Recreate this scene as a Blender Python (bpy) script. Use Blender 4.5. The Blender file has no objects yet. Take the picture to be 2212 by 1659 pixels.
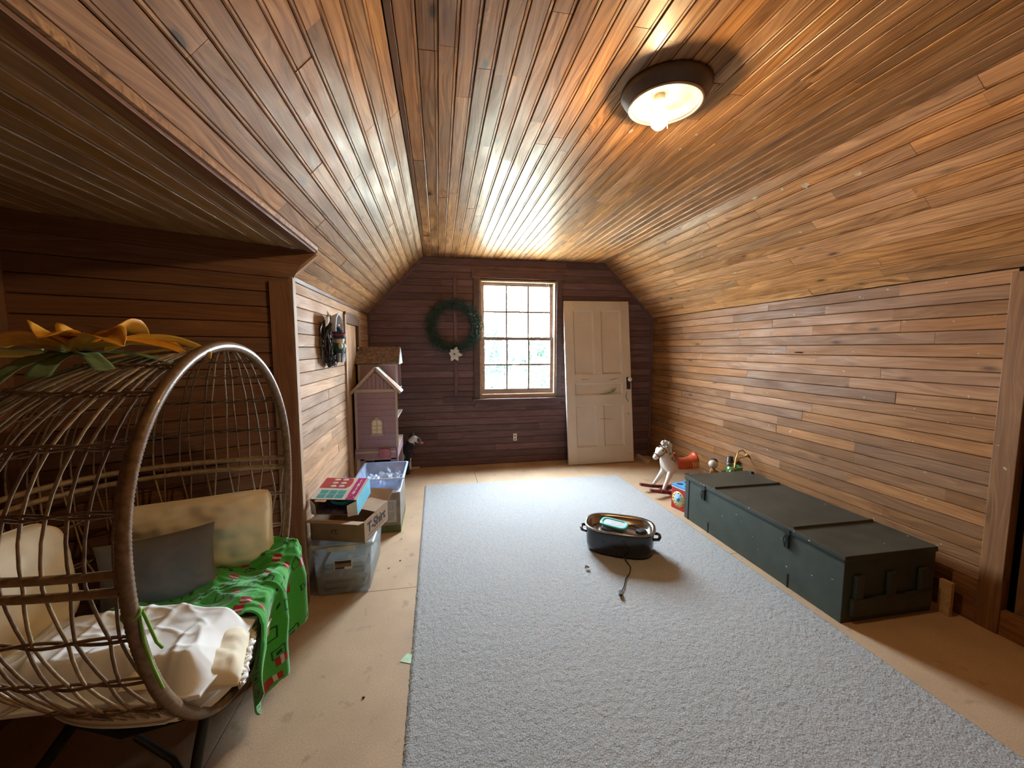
import bpy, bmesh, math, random
from mathutils import Vector, Matrix, noise, Euler

# ------------------------------------------------------------------ camera, world, exposure
scn = bpy.context.scene
COL = scn.collection
CAM_F, CAM_H = 860.0, 1.45
cam_d = bpy.data.cameras.new('camera'); cam = bpy.data.objects.new('camera', cam_d); COL.objects.link(cam)
cam_d.sensor_fit = 'HORIZONTAL'; cam_d.sensor_width = 36.0; cam_d.lens = 36.0 * CAM_F / 2212.0
cam_d.clip_start = 0.02; cam_d.clip_end = 500
_th = math.atan(77.5 / CAM_F); _ps = math.atan(159 * math.cos(_th) / CAM_F)
cam.location = (0, 0, CAM_H)
cam.rotation_euler = (math.pi / 2 - _th, 0, -_ps)
scn.camera = cam

world = bpy.data.worlds.new('world'); scn.world = world; world.use_nodes = True
_bg = world.node_tree.nodes['Background']
_bg.inputs[0].default_value = (0.76, 0.89, 1.0, 1); _bg.inputs[1].default_value = 72.0
# light portal in the window opening (guides the daylight, emits nothing itself)
_pd = bpy.data.lights.new('window_portal', 'AREA'); _pd.shape = 'RECTANGLE'; _pd.size = 0.92; _pd.size_y = 1.38
_pd.cycles.is_portal = True
_po = bpy.data.objects.new('window_portal', _pd); COL.objects.link(_po)
_po.location = (0.98, 5.02, 1.57); _po.rotation_euler = (math.radians(-90), 0, 0)

LAMP_S = 430.0        # glow of the bulb in the ceiling lamp
scn.view_settings.view_transform = 'Standard'; scn.view_settings.look = 'None'
scn.view_settings.exposure = 0.66; scn.view_settings.gamma = 1.0; scn.view_settings.use_curve_mapping = False
scn.cycles.use_denoising = True
scn.cycles.max_bounces = 5; scn.cycles.diffuse_bounces = 3; scn.cycles.glossy_bounces = 2
scn.cycles.transmission_bounces = 4; scn.cycles.transparent_max_bounces = 12
scn.cycles.use_adaptive_sampling = True; scn.cycles.adaptive_threshold = 0.15
scn.cycles.caustics_reflective = False; scn.cycles.caustics_refractive = False

R = math.radians
rnd = random.Random(7)

# ------------------------------------------------------------------ materials
MATS = {}
def nodes_of(name):
    m = bpy.data.materials.new(name); m.use_nodes = True
    nt = m.node_tree; b = nt.nodes['Principled BSDF']
    return m, nt, b
def N(nt, t, **kw):
    n = nt.nodes.new(t)
    for k, v in kw.items():
        setattr(n, k, v)
    return n
def ramp(nt, src, stops):
    r = N(nt, 'ShaderNodeValToRGB')
    e = r.color_ramp.elements
    while len(e) < len(stops): e.new(0.5)
    for i, (p, c) in enumerate(stops):
        e[i].position = p; e[i].color = (c[0], c[1], c[2], 1) if not isinstance(c, (int, float)) else (c, c, c, 1)
    nt.links.new(src, r.inputs[0]); return r
def math_n(nt, op, a, b=None, c=None):
    n = N(nt, 'ShaderNodeMath', operation=op)
    for i, v in enumerate((a, b, c)):
        if v is None: continue
        if isinstance(v, (int, float)): n.inputs[i].default_value = v
        else: nt.links.new(v, n.inputs[i])
    return n.outputs[0]
def mixc(nt, fac, a, b, mode='MIX'):
    n = N(nt, 'ShaderNodeMix', data_type='RGBA', blend_type=mode)
    for sock, v in ((n.inputs[0], fac), (n.inputs[6], a), (n.inputs[7], b)):
        if isinstance(v, (int, float)): sock.default_value = v
        elif isinstance(v, (tuple, list)): sock.default_value = (v[0], v[1], v[2], 1)
        else: nt.links.new(v, sock)
    return n.outputs[2]

def mat_plain(name, col, rough=0.6, metal=0.0, var=0.12, scale=30.0, bump=0.0, bscale=200.0, coat=0.0, spec=0.5):
    if name in MATS: return MATS[name]
    m, nt, b = nodes_of(name)
    tc = N(nt, 'ShaderNodeTexCoord')
    nz = N(nt, 'ShaderNodeTexNoise'); nz.inputs['Scale'].default_value = scale; nz.inputs['Detail'].default_value = 4
    nt.links.new(tc.outputs['Object'], nz.inputs['Vector'])
    lo = tuple(max(0, c * (1 - var)) for c in col); hi = tuple(min(1, c * (1 + var)) for c in col)
    r = ramp(nt, nz.outputs[0], [(0.3, lo), (0.7, hi)])
    nt.links.new(r.outputs[0], b.inputs['Base Color'])
    b.inputs['Roughness'].default_value = rough; b.inputs['Metallic'].default_value = metal
    b.inputs['Coat Weight'].default_value = coat
    b.inputs['Specular IOR Level'].default_value = spec
    if bump:
        n2 = N(nt, 'ShaderNodeTexNoise'); n2.inputs['Scale'].default_value = bscale; n2.inputs['Detail'].default_value = 3
        nt.links.new(tc.outputs['Object'], n2.inputs['Vector'])
        bp = N(nt, 'ShaderNodeBump'); bp.inputs['Strength'].default_value = bump; bp.inputs['Distance'].default_value = 0.004
        nt.links.new(n2.outputs[0], bp.inputs['Height']); nt.links.new(bp.outputs[0], b.inputs['Normal'])
    MATS[name] = m; return m

def mat_wood(name, light, dark, rough=0.42, knots=0.5, tint=0.25, spec=0.5, chips=0.0, grain=1.0, axis='X', band=0.27):
    """Varnished board: grain runs along the board's own X axis, every board with its own tint and figure."""
    m, nt, b = nodes_of(name)
    tc = N(nt, 'ShaderNodeTexCoord'); oi = N(nt, 'ShaderNodeObjectInfo')
    off = N(nt, 'ShaderNodeVectorMath', operation='SCALE'); off.inputs[0].default_value = (31.0, 17.0, 11.0)
    nt.links.new(oi.outputs['Random'], off.inputs['Scale'])
    add = N(nt, 'ShaderNodeVectorMath', operation='ADD')
    src = tc.outputs['Object']
    if axis != 'X':
        sp_ = N(nt, 'ShaderNodeSeparateXYZ'); cb_ = N(nt, 'ShaderNodeCombineXYZ'); nt.links.new(src, sp_.inputs[0])
        for i_, j_ in enumerate({'Y': (1, 0, 2), 'Z': (2, 1, 0)}[axis]): nt.links.new(sp_.outputs[j_], cb_.inputs[i_])
        src = cb_.outputs[0]
    nt.links.new(src, add.inputs[0]); nt.links.new(off.outputs[0], add.inputs[1])
    # slow warp so the grain lines wander
    w1 = N(nt, 'ShaderNodeMapping'); w1.inputs['Scale'].default_value = (1.6, 9.0, 9.0)
    nt.links.new(add.outputs[0], w1.inputs['Vector'])
    warp = N(nt, 'ShaderNodeTexNoise'); warp.inputs['Scale'].default_value = 1.0; warp.inputs['Detail'].default_value = 1
    nt.links.new(w1.outputs[0], warp.inputs['Vector'])
    w2 = N(nt, 'ShaderNodeMapping'); w2.inputs['Scale'].default_value = (1.6, 95.0, 40.0)
    nt.links.new(add.outputs[0], w2.inputs['Vector'])
    wv = N(nt, 'ShaderNodeVectorMath', operation='MULTIPLY_ADD')
    nt.links.new(warp.outputs['Color'], wv.inputs[0]); wv.inputs[1].default_value = (0.6, 14.0, 5.0)
    nt.links.new(w2.outputs[0], wv.inputs[2])
    fine = N(nt, 'ShaderNodeTexNoise'); fine.inputs['Scale'].default_value = 1.0; fine.inputs['Detail'].default_value = 2.5; fine.inputs['Roughness'].default_value = 0.65
    nt.links.new(wv.outputs[0], fine.inputs['Vector'])
    # broad blotches of old varnish
    bl = N(nt, 'ShaderNodeMapping'); bl.inputs['Scale'].default_value = (3.2, 14.0, 14.0)
    nt.links.new(add.outputs[0], bl.inputs['Vector'])
    blot = N(nt, 'ShaderNodeTexNoise'); blot.inputs['Scale'].default_value = 1.0; blot.inputs['Detail'].default_value = 2
    nt.links.new(bl.outputs[0], blot.inputs['Vector'])
    mid = tuple((a + c) / 2 for a, c in zip(light, dark))
    base = ramp(nt, fine.outputs[0], [(0.5-band, tuple(d * (1 - 0.15 * grain) for d in dark)), (0.5, mid), (0.5+band, light)])
    c1 = mixc(nt, ramp(nt, blot.outputs[0], [(0.38, 0.0), (0.72, 0.55)]).outputs[0], base.outputs[0], dark)
    # knots
    km = N(nt, 'ShaderNodeMapping'); km.inputs['Scale'].default_value = (2.2, 7.0, 7.0)
    nt.links.new(add.outputs[0], km.inputs['Vector'])
    vo = N(nt, 'ShaderNodeTexVoronoi'); vo.inputs['Scale'].default_value = 1.0
    nt.links.new(km.outputs[0], vo.inputs['Vector'])
    kr = ramp(nt, vo.outputs['Distance'], [(0.045, knots), (0.075, knots*0.45), (0.13, 0.0)])
    c2 = mixc(nt, kr.outputs[0], c1, tuple(d * 0.3 for d in dark))
    # per-board tint
    br = N(nt, 'ShaderNodeBrightContrast')
    hs = N(nt, 'ShaderNodeHueSaturation')
    nt.links.new(c2, hs.inputs['Color'])
    rr = math_n(nt, 'MULTIPLY_ADD', oi.outputs['Random'], 2 * tint, 1 - tint)
    nt.links.new(rr, hs.inputs['Value'])
    r7 = math_n(nt, 'FRACT', math_n(nt, 'MULTIPLY', oi.outputs['Random'], 37.7))
    nt.links.new(math_n(nt, 'MULTIPLY_ADD', r7, 0.14, 0.96), hs.inputs['Saturation'])
    out = hs.outputs[0]
    if chips:
        cv = N(nt, 'ShaderNodeTexNoise'); cv.inputs['Scale'].default_value = 26.0; cv.inputs['Detail'].default_value = 2
        nt.links.new(add.outputs[0], cv.inputs['Vector'])
        out = mixc(nt, ramp(nt, cv.outputs[0], [(0.735, 0.0), (0.75, chips)]).outputs[0], out, (0.55, 0.45, 0.35))
    nt.links.new(out, b.inputs['Base Color'])
    rg = ramp(nt, blot.outputs[0], [(0.3, max(0.05, rough - 0.08)), (0.7, rough + 0.12)])
    nt.links.new(rg.outputs[0], b.inputs['Roughness'])
    b.inputs['Specular IOR Level'].default_value = spec
    MATS[name] = m; return m

def mat_clear(name, tint, rough=0.1, alpha=0.25, diffuse=(0.8, 0.88, 0.95)):
    """Thin clear or milky plastic/glass sheet: mostly lets light through, with gloss and a little haze."""
    m = bpy.data.materials.new(name); m.use_nodes = True; nt = m.node_tree; nt.nodes.clear()
    out = N(nt, 'ShaderNodeOutputMaterial'); tr = N(nt, 'ShaderNodeBsdfTransparent'); tr.inputs[0].default_value = (*tint, 1)
    pb = N(nt, 'ShaderNodeBsdfPrincipled'); pb.inputs['Base Color'].default_value = (*diffuse, 1); pb.inputs['Roughness'].default_value = rough
    tc = N(nt, 'ShaderNodeTexCoord'); nz = N(nt, 'ShaderNodeTexNoise'); nz.inputs['Scale'].default_value = 9; nz.inputs['Detail'].default_value = 3
    nt.links.new(tc.outputs['Object'], nz.inputs['Vector'])
    fr = ramp(nt, nz.outputs[0], [(0.3, alpha * 0.75), (0.7, min(1, alpha * 1.25))])
    mx = N(nt, 'ShaderNodeMixShader'); nt.links.new(fr.outputs[0], mx.inputs[0])
    nt.links.new(tr.outputs[0], mx.inputs[1]); nt.links.new(pb.outputs[0], mx.inputs[2]); nt.links.new(mx.outputs[0], out.inputs[0])
    MATS[name] = m; return m

def mat_emit(name, col, strength):
    m, nt, b = nodes_of(name)
    b.inputs['Base Color'].default_value = (*col, 1)
    b.inputs['Emission Color'].default_value = (*col, 1); b.inputs['Emission Strength'].default_value = strength
    MATS[name] = m; return m

def wood3(name, *a, **k): return [mat_wood(name + sfx, *a, axis=ax_, **k) for ax_, sfx in (('X', ''), ('Y', '_lengthwise'), ('Z', '_upright'))]
W_CEIL = mat_wood('varnished_pine_ceiling', (0.60, 0.325, 0.150), (0.25, 0.113, 0.046), rough=0.38, knots=0.95, tint=0.27, spec=0.45, band=0.17)
W_SLOPE_L = mat_wood('varnished_pine_slope', (0.52, 0.305, 0.155), (0.22, 0.108, 0.052), rough=0.40, knots=0.95, tint=0.27, spec=0.4, band=0.17)
W_RIGHT, W_RIGHT_Y, W_RIGHT_Z = wood3('varnished_pine_wall', (0.35, 0.175, 0.077), (0.155, 0.066, 0.026), rough=0.55, knots=0.8, tint=0.27, spec=0.2, chips=0.5)
W_LEFT, W_LEFT_Y, W_LEFT_Z = wood3('worn_pine_wall', (0.54, 0.335, 0.195), (0.27, 0.150, 0.082), rough=0.6, knots=0.5, tint=0.27, spec=0.2, chips=0.5)
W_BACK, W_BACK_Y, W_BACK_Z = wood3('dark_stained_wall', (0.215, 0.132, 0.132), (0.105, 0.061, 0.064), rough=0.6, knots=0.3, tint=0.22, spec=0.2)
W_ALCOVE, W_ALCOVE_Y, W_ALCOVE_Z = wood3('dark_brown_wall', (0.25, 0.120, 0.062), (0.120, 0.051, 0.025), rough=0.5, knots=0.3, tint=0.15, spec=0.3)
W_ALCEIL = mat_wood('olive_brown_ceiling', (0.42, 0.235, 0.090), (0.19, 0.090, 0.032), rough=0.42, knots=0.5, tint=0.2, spec=0.4)
W_TRIM, W_TRIM_Y, W_TRIM_Z = wood3('dark_trim_wood', (0.24, 0.130, 0.072), (0.12, 0.060, 0.034), rough=0.45, knots=0.2, tint=0.1, spec=0.3)
W_TRIM_PALE, W_TRIM_PALE_Y, W_TRIM_PALE_Z = wood3('worn_trim_wood', (0.50, 0.35, 0.23), (0.30, 0.185, 0.115), rough=0.6, knots=0.1, tint=0.1, spec=0.2)
W_RAW, W_RAW_Y, W_RAW_Z = wood3('raw_pine', (0.62, 0.44, 0.25), (0.44, 0.28, 0.14), rough=0.7, knots=0.2, tint=0.1, spec=0.2)
M_VOID = mat_plain('dark_gap', (0.012, 0.008, 0.006), rough=0.95, spec=0.1)

# ------------------------------------------------------------------ mesh helpers
class MB:
    def __init__(s): s.v = []; s.f = []; s.uv = {}; s.mi = []; s.smooth = []
    def add(s, verts, faces, M=None, mi=0, smooth=False, uvs=None):
        o = len(s.v)
        for i, p in enumerate(verts):
            p = Vector(p)
            if M is not None: p = M @ p
            s.v.append(p)
            if uvs: s.uv[o + i] = uvs[i]
        for fc in faces:
            s.f.append([o + i for i in fc]); s.mi.append(mi); s.smooth.append(smooth)
        return s
    def box(s, lo, hi, M=None, mi=0, bev=0.0):
        (x0, y0, z0), (x1, y1, z1) = lo, hi
        if bev <= 0:
            vs = [(x0,y0,z0),(x1,y0,z0),(x1,y1,z0),(x0,y1,z0),(x0,y0,z1),(x1,y0,z1),(x1,y1,z1),(x0,y1,z1)]
            fs = [(0,3,2,1),(4,5,6,7),(0,1,5,4),(1,2,6,5),(2,3,7,6),(3,0,4,7)]
            return s.add(vs, fs, M, mi)
        bm = bmesh.new(); bmesh.ops.create_cube(bm, size=1.0)
        for v in bm.verts:
            v.co = Vector(((x0+x1)/2 + v.co.x*(x1-x0), (y0+y1)/2 + v.co.y*(y1-y0), (z0+z1)/2 + v.co.z*(z1-z0)))
        bmesh.ops.bevel(bm, geom=bm.edges[:], offset=bev, segments=2, profile=0.6, affect='EDGES')
        bm.verts.index_update()
        vs = [v.co.copy() for v in bm.verts]; fs = [[v.index for v in f.verts] for f in bm.faces]; bm.free()
        return s.add(vs, fs, M, mi)
    def tube(s, pts, r, seg=8, closed=False, M=None, mi=0, caps=True, flat=1.0):
        pts = [Vector(p) for p in pts]; n = len(pts)
        rs = r if isinstance(r, (list, tuple)) else [r] * n
        vs, fs = [], []
        up = None
        for i in range(n):
            if closed: t = pts[(i+1) % n] - pts[i-1]
            else: t = pts[min(i+1, n-1)] - pts[max(i-1, 0)]
            t = t.normalized() if t.length > 1e-9 else Vector((0,0,1))
            if up is None:
                up = Vector((0,0,1)) if abs(t.z) < 0.9 else Vector((1,0,0))
            a = t.cross(up)
            if a.length < 1e-6: a = t.orthogonal()
            a.normalize(); b = t.cross(a).normalized(); up = -b if False else b.cross(t) * 0 + (a.cross(t)).normalized()
            for k in range(seg):
                q = 2 * math.pi * k / seg
                vs.append(pts[i] + (a * math.cos(q) + b * math.sin(q) * flat) * rs[i])
        m = n if closed else n - 1
        for i in range(m):
            j = (i + 1) % n
            for k in range(seg):
                l = (k + 1) % seg
                fs.append((i*seg+k, i*seg+l, j*seg+l, j*seg+k))
        if caps and not closed:
            fs.append(tuple(range(seg))); fs.append(tuple(reversed(range((n-1)*seg, n*seg))))
        return s.add(vs, fs, M, mi, smooth=True)
    def lathe(s, prof, seg=32, M=None, mi=0, sx=1.0, sy=1.0, close=False):
        vs, fs = [], []
        n = len(prof)
        for k in range(seg):
            q = 2 * math.pi * k / seg
            for (r, z) in prof: vs.append((r*math.cos(q)*sx, r*math.sin(q)*sy, z))
        for k in range(seg):
            l = (k + 1) % seg
            for i in range(n - 1):
                fs.append((k*n+i, l*n+i, l*n+i+1, k*n+i+1))
        return s.add(vs, fs, M, mi, smooth=True)
    def sphere(s, c, r, seg=16, rings=10, M=None, mi=0):
        rx, ry, rz = r if isinstance(r, (tuple, list)) else (r, r, r)
        prof = [(math.sin(math.pi*i/rings), -math.cos(math.pi*i/rings)) for i in range(rings+1)]
        vs, fs = [], []
        n = rings + 1
        for k in range(seg):
            q = 2*math.pi*k/seg
            for (a, z) in prof: vs.append((c[0]+rx*a*math.cos(q), c[1]+ry*a*math.sin(q), c[2]+rz*z))
        for k in range(seg):
            l = (k+1) % seg
            for i in range(rings): fs.append((k*n+i, l*n+i, l*n+i+1, k*n+i+1))
        return s.add(vs, fs, M, mi, smooth=True)
    def grid(s, fn, nu, nv, M=None, mi=0, smooth=True, uvfn=None):
        vs, fs, uv = [], [], []
        for i in range(nu + 1):
            for j in range(nv + 1):
                vs.append(fn(i/nu, j/nv)); uv.append(uvfn(i/nu, j/nv) if uvfn else (i/nu, j/nv))
        for i in range(nu):
            for j in range(nv):
                a = i*(nv+1)+j
                fs.append((a, a+nv+1, a+nv+2, a+1))
        return s.add(vs, fs, M, mi, smooth=smooth, uvs=uv)
    def prism(s, poly, z0, z1, M=None, mi=0):
        n = len(poly)
        vs = [(x, y, z0) for x, y in poly] + [(x, y, z1) for x, y in poly]
        fs = [tuple(reversed(range(n))), tuple(range(n, 2*n))] + [(i, (i+1) % n, n+(i+1) % n, n+i) for i in range(n)]
        return s.add(vs, fs, M, mi)
    def mesh(s, name):
        me = bpy.data.meshes.new(name); me.from_pydata([tuple(v) for v in s.v], [], s.f)
        me.polygons.foreach_set('use_smooth', s.smooth); me.polygons.foreach_set('material_index', s.mi)
        if s.uv:
            ul = me.uv_layers.new(name='UVMap')
            for lp in me.loops: ul.data[lp.index].uv = s.uv.get(lp.vertex_index, (0, 0))
        me.update(); return me
    def build(s, name, mat, parent=None, M=None, mods=()):
        me = s.mesh(name)
        for m in (mat if isinstance(mat, (list, tuple)) else [mat]): me.materials.append(m)
        return link(name, me, parent, M)

def link(name, me, parent=None, M=None):
    o = bpy.data.objects.new(name, me); COL.objects.link(o)
    if parent is not None: o.parent = parent
    if M is not None: o.matrix_basis = M
    return o
def tag(o, label=None, cat=None, group=None, kind=None):
    if label: o['label'] = label
    if cat: o['category'] = cat
    if group: o['group'] = group
    if kind: o['kind'] = kind
    return o
def thing(name, label, cat, loc=(0,0,0), rot=(0,0,0), group=None):
    o = bpy.data.objects.new(name, None); COL.objects.link(o)
    o.location = loc; o.rotation_euler = rot; o.empty_display_size = 0.05
    return tag(o, label, cat, group)
def mod(o, t, **kw):
    m = o.modifiers.new(t.lower(), t)
    for k, v in kw.items(): setattr(m, k, v)
    return m
def frame_m(org, x, y, z):
    x, y, z = Vector(x), Vector(y), Vector(z)
    return Matrix(((x.x, y.x, z.x, org[0]), (x.y, y.y, z.y, org[1]), (x.z, y.z, z.z, org[2]), (0, 0, 0, 1)))
def nz(p, s=1.0): return noise.noise(Vector(p) * s)

# ------------------------------------------------------------------ boards
BT = 0.011      # board thickness
def plank_mesh(L, w, bead, e0=0.0, e1=0.0):
    """One tongue and groove board: x along (0..L), y across (0..w), face at z=0; e0/e1 shear the ends."""
    g = 0.0013
    if bead:
        p = [(g,-BT),(g,-0.0030),(0.0032,0),(w-0.0150,0),(w-0.0134,-0.0040),(w-0.0112,-0.0006),(w-0.0050,-0.0006),(w-g,-0.0036),(w-g,-BT)]
    else:
        p = [(g,-BT),(g,-0.0036),(0.0040,0),(w-0.0040,0),(w-g,-0.0036),(w-g,-BT)]
    n = len(p)
    vs = [(0.0005 + e0*y/w, y, z) for y, z in p] + [(L-0.0005 + e1*y/w, y, z) for y, z in p]
    fs = [(i, i+1, n+i+1, n+i) for i in range(n-1)] + [tuple(range(n)), tuple(reversed(range(n, 2*n)))]
    fs = [tuple(reversed(f)) for f in fs]
    me = bpy.data.meshes.new('plank'); me.from_pydata(vs, [], fs); me.update(); return me

def lay_boards(parent, org, along, across, normal, rows, w, mat, rng, ext, bead=True, seg=(0.9, 2.6), proud=0.0012):
    """Rows of boards. ext(y0,y1) -> list of (x0,x1) spans for the row between across-distances y0..y1."""
    along, across, normal = Vector(along), Vector(across), Vector(normal)
    flip = along.cross(across).dot(normal) < 0
    for r in range(rows):
        y0, y1 = r*w, (r+1)*w
        for (a, b) in ext(y0, y1):
            x = a
            first = True
            while x < b - 0.02:
                L = rng.uniform(*seg) * (rng.uniform(0.3, 1) if first else 1); first = False
                x2 = x + L
                if b - x2 < 0.3: x2 = b
                x2 = min(x2, b)
                me = plank_mesh(x2 - x, w, bead); me.materials.append(mat)
                dz = rng.uniform(-proud, proud)
                if not flip:
                    o = Vector(org) + along*x + across*y0 + normal*dz
                    M = frame_m(o, along, across, normal)
                else:
                    o = Vector(org) + along*x2 + across*y0 + normal*dz
                    M = frame_m(o, -along, across, normal)
                link('plank', me, parent, M)
                x = x2

# ------------------------------------------------------------------ room numbers (metres)
YB, YF = 4.87, -1.30          # back wall, wall behind the camera
XL, XR = -0.80, 2.79          # knee walls
ZC, ZK = 2.52, 1.84           # flat ceiling, knee height
XC0, XC1 = -0.155, 2.10       # flat ceiling edges
PW = 0.0715                   # board width
ZA = 1.98                     # alcove ceiling
XAC = XC0 - (ZC-ZA) * (XC0-XL)/(ZC-ZK)     # where the left slope meets the alcove ceiling
CORN = Vector((-0.78, 2.345, 0)); DA = R(61)
DDIR = Vector((-math.sin(DA), -math.cos(DA), 0))      # along the slanted alcove wall, away from the corner
DNRM = Vector((math.cos(DA), -math.sin(DA), 0))       # its face, towards the room
XA = -1.66                                             # alcove side wall
WX0, WX1, WZ0, WZ1 = 0.517, 1.440, 0.880, 2.255        # window opening
def struct(name, mb, mat, label, cat):
    o = mb.build(name, mat); return tag(o, label, cat, kind='structure')

# --- floor: sheets of particle board on joists
M_FLOOR, nt, b = nodes_of('particle_board'); MATS['particle_board'] = M_FLOOR
tc = N(nt, 'ShaderNodeTexCoord')
n1 = N(nt, 'ShaderNodeTexNoise'); n1.inputs['Scale'].default_value = 3.0; n1.inputs['Detail'].default_value = 5
n2 = N(nt, 'ShaderNodeTexNoise'); n2.inputs['Scale'].default_value = 180.0; n2.inputs['Detail'].default_value = 3
n3 = N(nt, 'ShaderNodeTexNoise'); n3.inputs['Scale'].default_value = 11.0; n3.inputs['Detail'].default_value = 4
for n_ in (n1, n2, n3): nt.links.new(tc.outputs['Object'], n_.inputs['Vector'])
c = ramp(nt, n1.outputs[0], [(0.3, (0.44, 0.295, 0.175)), (0.7, (0.55, 0.385, 0.235))]).outputs[0]
c = mixc(nt, ramp(nt, n2.outputs[0], [(0.35, 0.5), (0.6, 0.0)]).outputs[0], c, (0.33, 0.21, 0.12))
c = mixc(nt, ramp(nt, n3.outputs[0], [(0.63, 0.0), (0.74, 0.55)]).outputs[0], c, (0.20, 0.125, 0.075))
nt.links.new(c, b.inputs['Base Color']); b.inputs['Roughness'].default_value = 0.72
bp = N(nt, 'ShaderNodeBump'); bp.inputs['Strength'].default_value = 0.15; bp.inputs['Distance'].default_value = 0.002
nt.links.new(n2.outputs[0], bp.inputs['Height']); nt.links.new(bp.outputs[0], b.inputs['Normal'])

fl = struct('floor', MB().box((-2.0, YF-0.15, -0.16), (3.1, YB+0.12, -0.018)), M_VOID, 'tan particle board floor laid in large sheets', 'floor')
xs = [XA-0.02, -0.826, 0.394, 1.613, 2.86]
ycut = {0: [YF, -0.3, 2.14, YB], 1: [YF, -0.065, 2.375, YB-0.055, YB], 2: [YF, 1.15, 3.59, YB], 3: [YF, -0.065, 2.375, YB-0.055, YB]}
for i in range(4):
    for j in range(len(ycut[i]) - 1):
        y0, y1 = ycut[i][j], ycut[i][j+1]
        MB().box((xs[i]+0.0016, y0+0.0016, -0.018), (xs[i+1]-0.0016, y1-0.0016, 0.0), bev=0.0012).build('floor_panel', M_FLOOR, fl)

# --- flat ceiling
ce = struct('ceiling', MB().box((XC0-0.05, YF-0.1, ZC+BT), (XC1+0.05, YB+0.1, ZC+0.1)), M_VOID, 'flat attic ceiling of narrow varnished beadboard', 'ceiling')
rows = int((XC1-XC0-0.03)/PW) + 1
rg = random.Random(3)
lay_boards(ce, (XC0+0.028, YF, ZC), (0,1,0), (1,0,0), (0,0,-1), rows, PW, W_CEIL, rg, lambda a, b_: [(0, YB-YF)], bead=True, seg=(0.45, 1.7))

# --- slopes
def slope(name, xtop, xbot, sgn, mat, label, seed, ext, nrows):
    top = Vector((xtop, YF, ZC)); bot = Vector((xbot, YF, ZK)); d = (bot-top); Ls = d.length; d.normalize()
    nrm = Vector((0,1,0)).cross(d); nrm = nrm if nrm.z < 0 else -nrm
    out = -nrm
    mb = MB()
    c0 = top + out*BT - d*0.06; c1 = top + d*(Ls+0.12) + out*BT
    yy = Vector((0, YB-YF+0.1, 0))
    if sgn < 0:
        # the left slope stops at the alcove ceiling in front of the slanted wall
        cut = (ZC-ZA)/(ZC-ZK)*Ls; yc = 2.40-YF
        def slab(t0, t1, y0, y1):
            a = top + d*t0 + out*BT + Vector((0,y0,0)); b2 = top + d*t1 + out*BT + Vector((0,y0,0))
            h = Vector((0, y1-y0, 0)); t = out*0.06
            vs = [a, b2, b2+h, a+h, a+t, b2+t, b2+h+t, a+h+t]
            mb.add(vs, [(0,1,2,3),(7,6,5,4),(0,4,5,1),(1,5,6,2),(2,6,7,3),(3,7,4,0)])
        slab(-0.05, cut, -0.1, YB-YF+0.1); slab(cut, Ls+0.1, yc+0.05, YB-YF+0.1)
    else:
        t = out*0.08
        vs = [c0, c1, c1+yy, c0+yy, c0+t, c1+t, c1+yy+t, c0+yy+t]
        mb.add(vs, [(0,1,2,3),(7,6,5,4),(0,4,5,1),(1,5,6,2),(2,6,7,3),(3,7,4,0)])
    o = struct(name, mb, M_VOID, label, 'ceiling')
    w = Ls/nrows
    lay_boards(o, top, (0,1,0), d, nrm, nrows, w, mat, random.Random(seed), ext, bead=True, seg=(0.5, 1.9))
    return o, d, nrm, Ls
_cutL = (ZC-ZA)/(ZC-ZK)*math.hypot(XC0-XL, ZC-ZK)
slopeL, dL, nL, LsL = slope('ceiling_left', XC0, XL, -1, W_SLOPE_L, 'sloped ceiling of varnished boards above the alcove side', 11,
    lambda a, b_: [(0, YB-YF)] if b_ <= _cutL + 0.02 else [(2.42-YF, YB-YF)], 13)
slopeR, dR, nR, LsR = slope('ceiling_right', XC1, XR, 1, W_CEIL, 'sloped ceiling of varnished boards above the green chest side', 12,
    lambda a, b_: [(0, YB-YF)], 13)

# trim strip in the crease between flat ceiling and left slope
o = MB().box((XC0+0.002, YF, ZC-0.004), (XC0+0.027, YB, ZC+0.012), bev=0.002).build('trim_1', W_TRIM_Y)
tag(o, 'narrow dark strip along the crease of ceiling and slope', 'trim', kind='structure')

# --- right knee wall
wr = struct('wall_right', MB().box((XR+BT, 1.44, -0.05), (XR+0.1, YB+0.1, ZK+0.1)), M_VOID, 'plank knee wall behind the green chest', 'wall')
NR = 25; wR = (ZK+0.0)/NR
lay_boards(wr, (XR, 1.50, 0), (0,1,0), (0,0,1), (-1,0,0), NR, wR, W_RIGHT, random.Random(21), lambda a, b_: [(0, YB-1.50)], bead=False, seg=(0.5, 1.9), proud=0.0016)
# --- left knee wall (with a closet door at its far end)
wl = struct('wall_left', MB().box((XL-0.1, 2.36, -0.05), (XL-BT, YB+0.1, ZK+0.1)), M_VOID, 'worn plank knee wall with the twig ornament', 'wall')
DY0, DY1, DZ1 = 3.66, 4.30, 1.74
def extL(a, b_):
    if a < DZ1: return [(0.03, DY0-2.36), (DY1-2.36, YB-2.36)]
    return [(0.03, YB-2.36)]
lay_boards(wl, (XL, 2.36, 0), (0,1,0), (0,0,1), (1,0,0), 24, ZK/24, W_LEFT, random.Random(31), extL, bead=False, seg=(0.6, 1.6), proud=0.0016)

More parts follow.
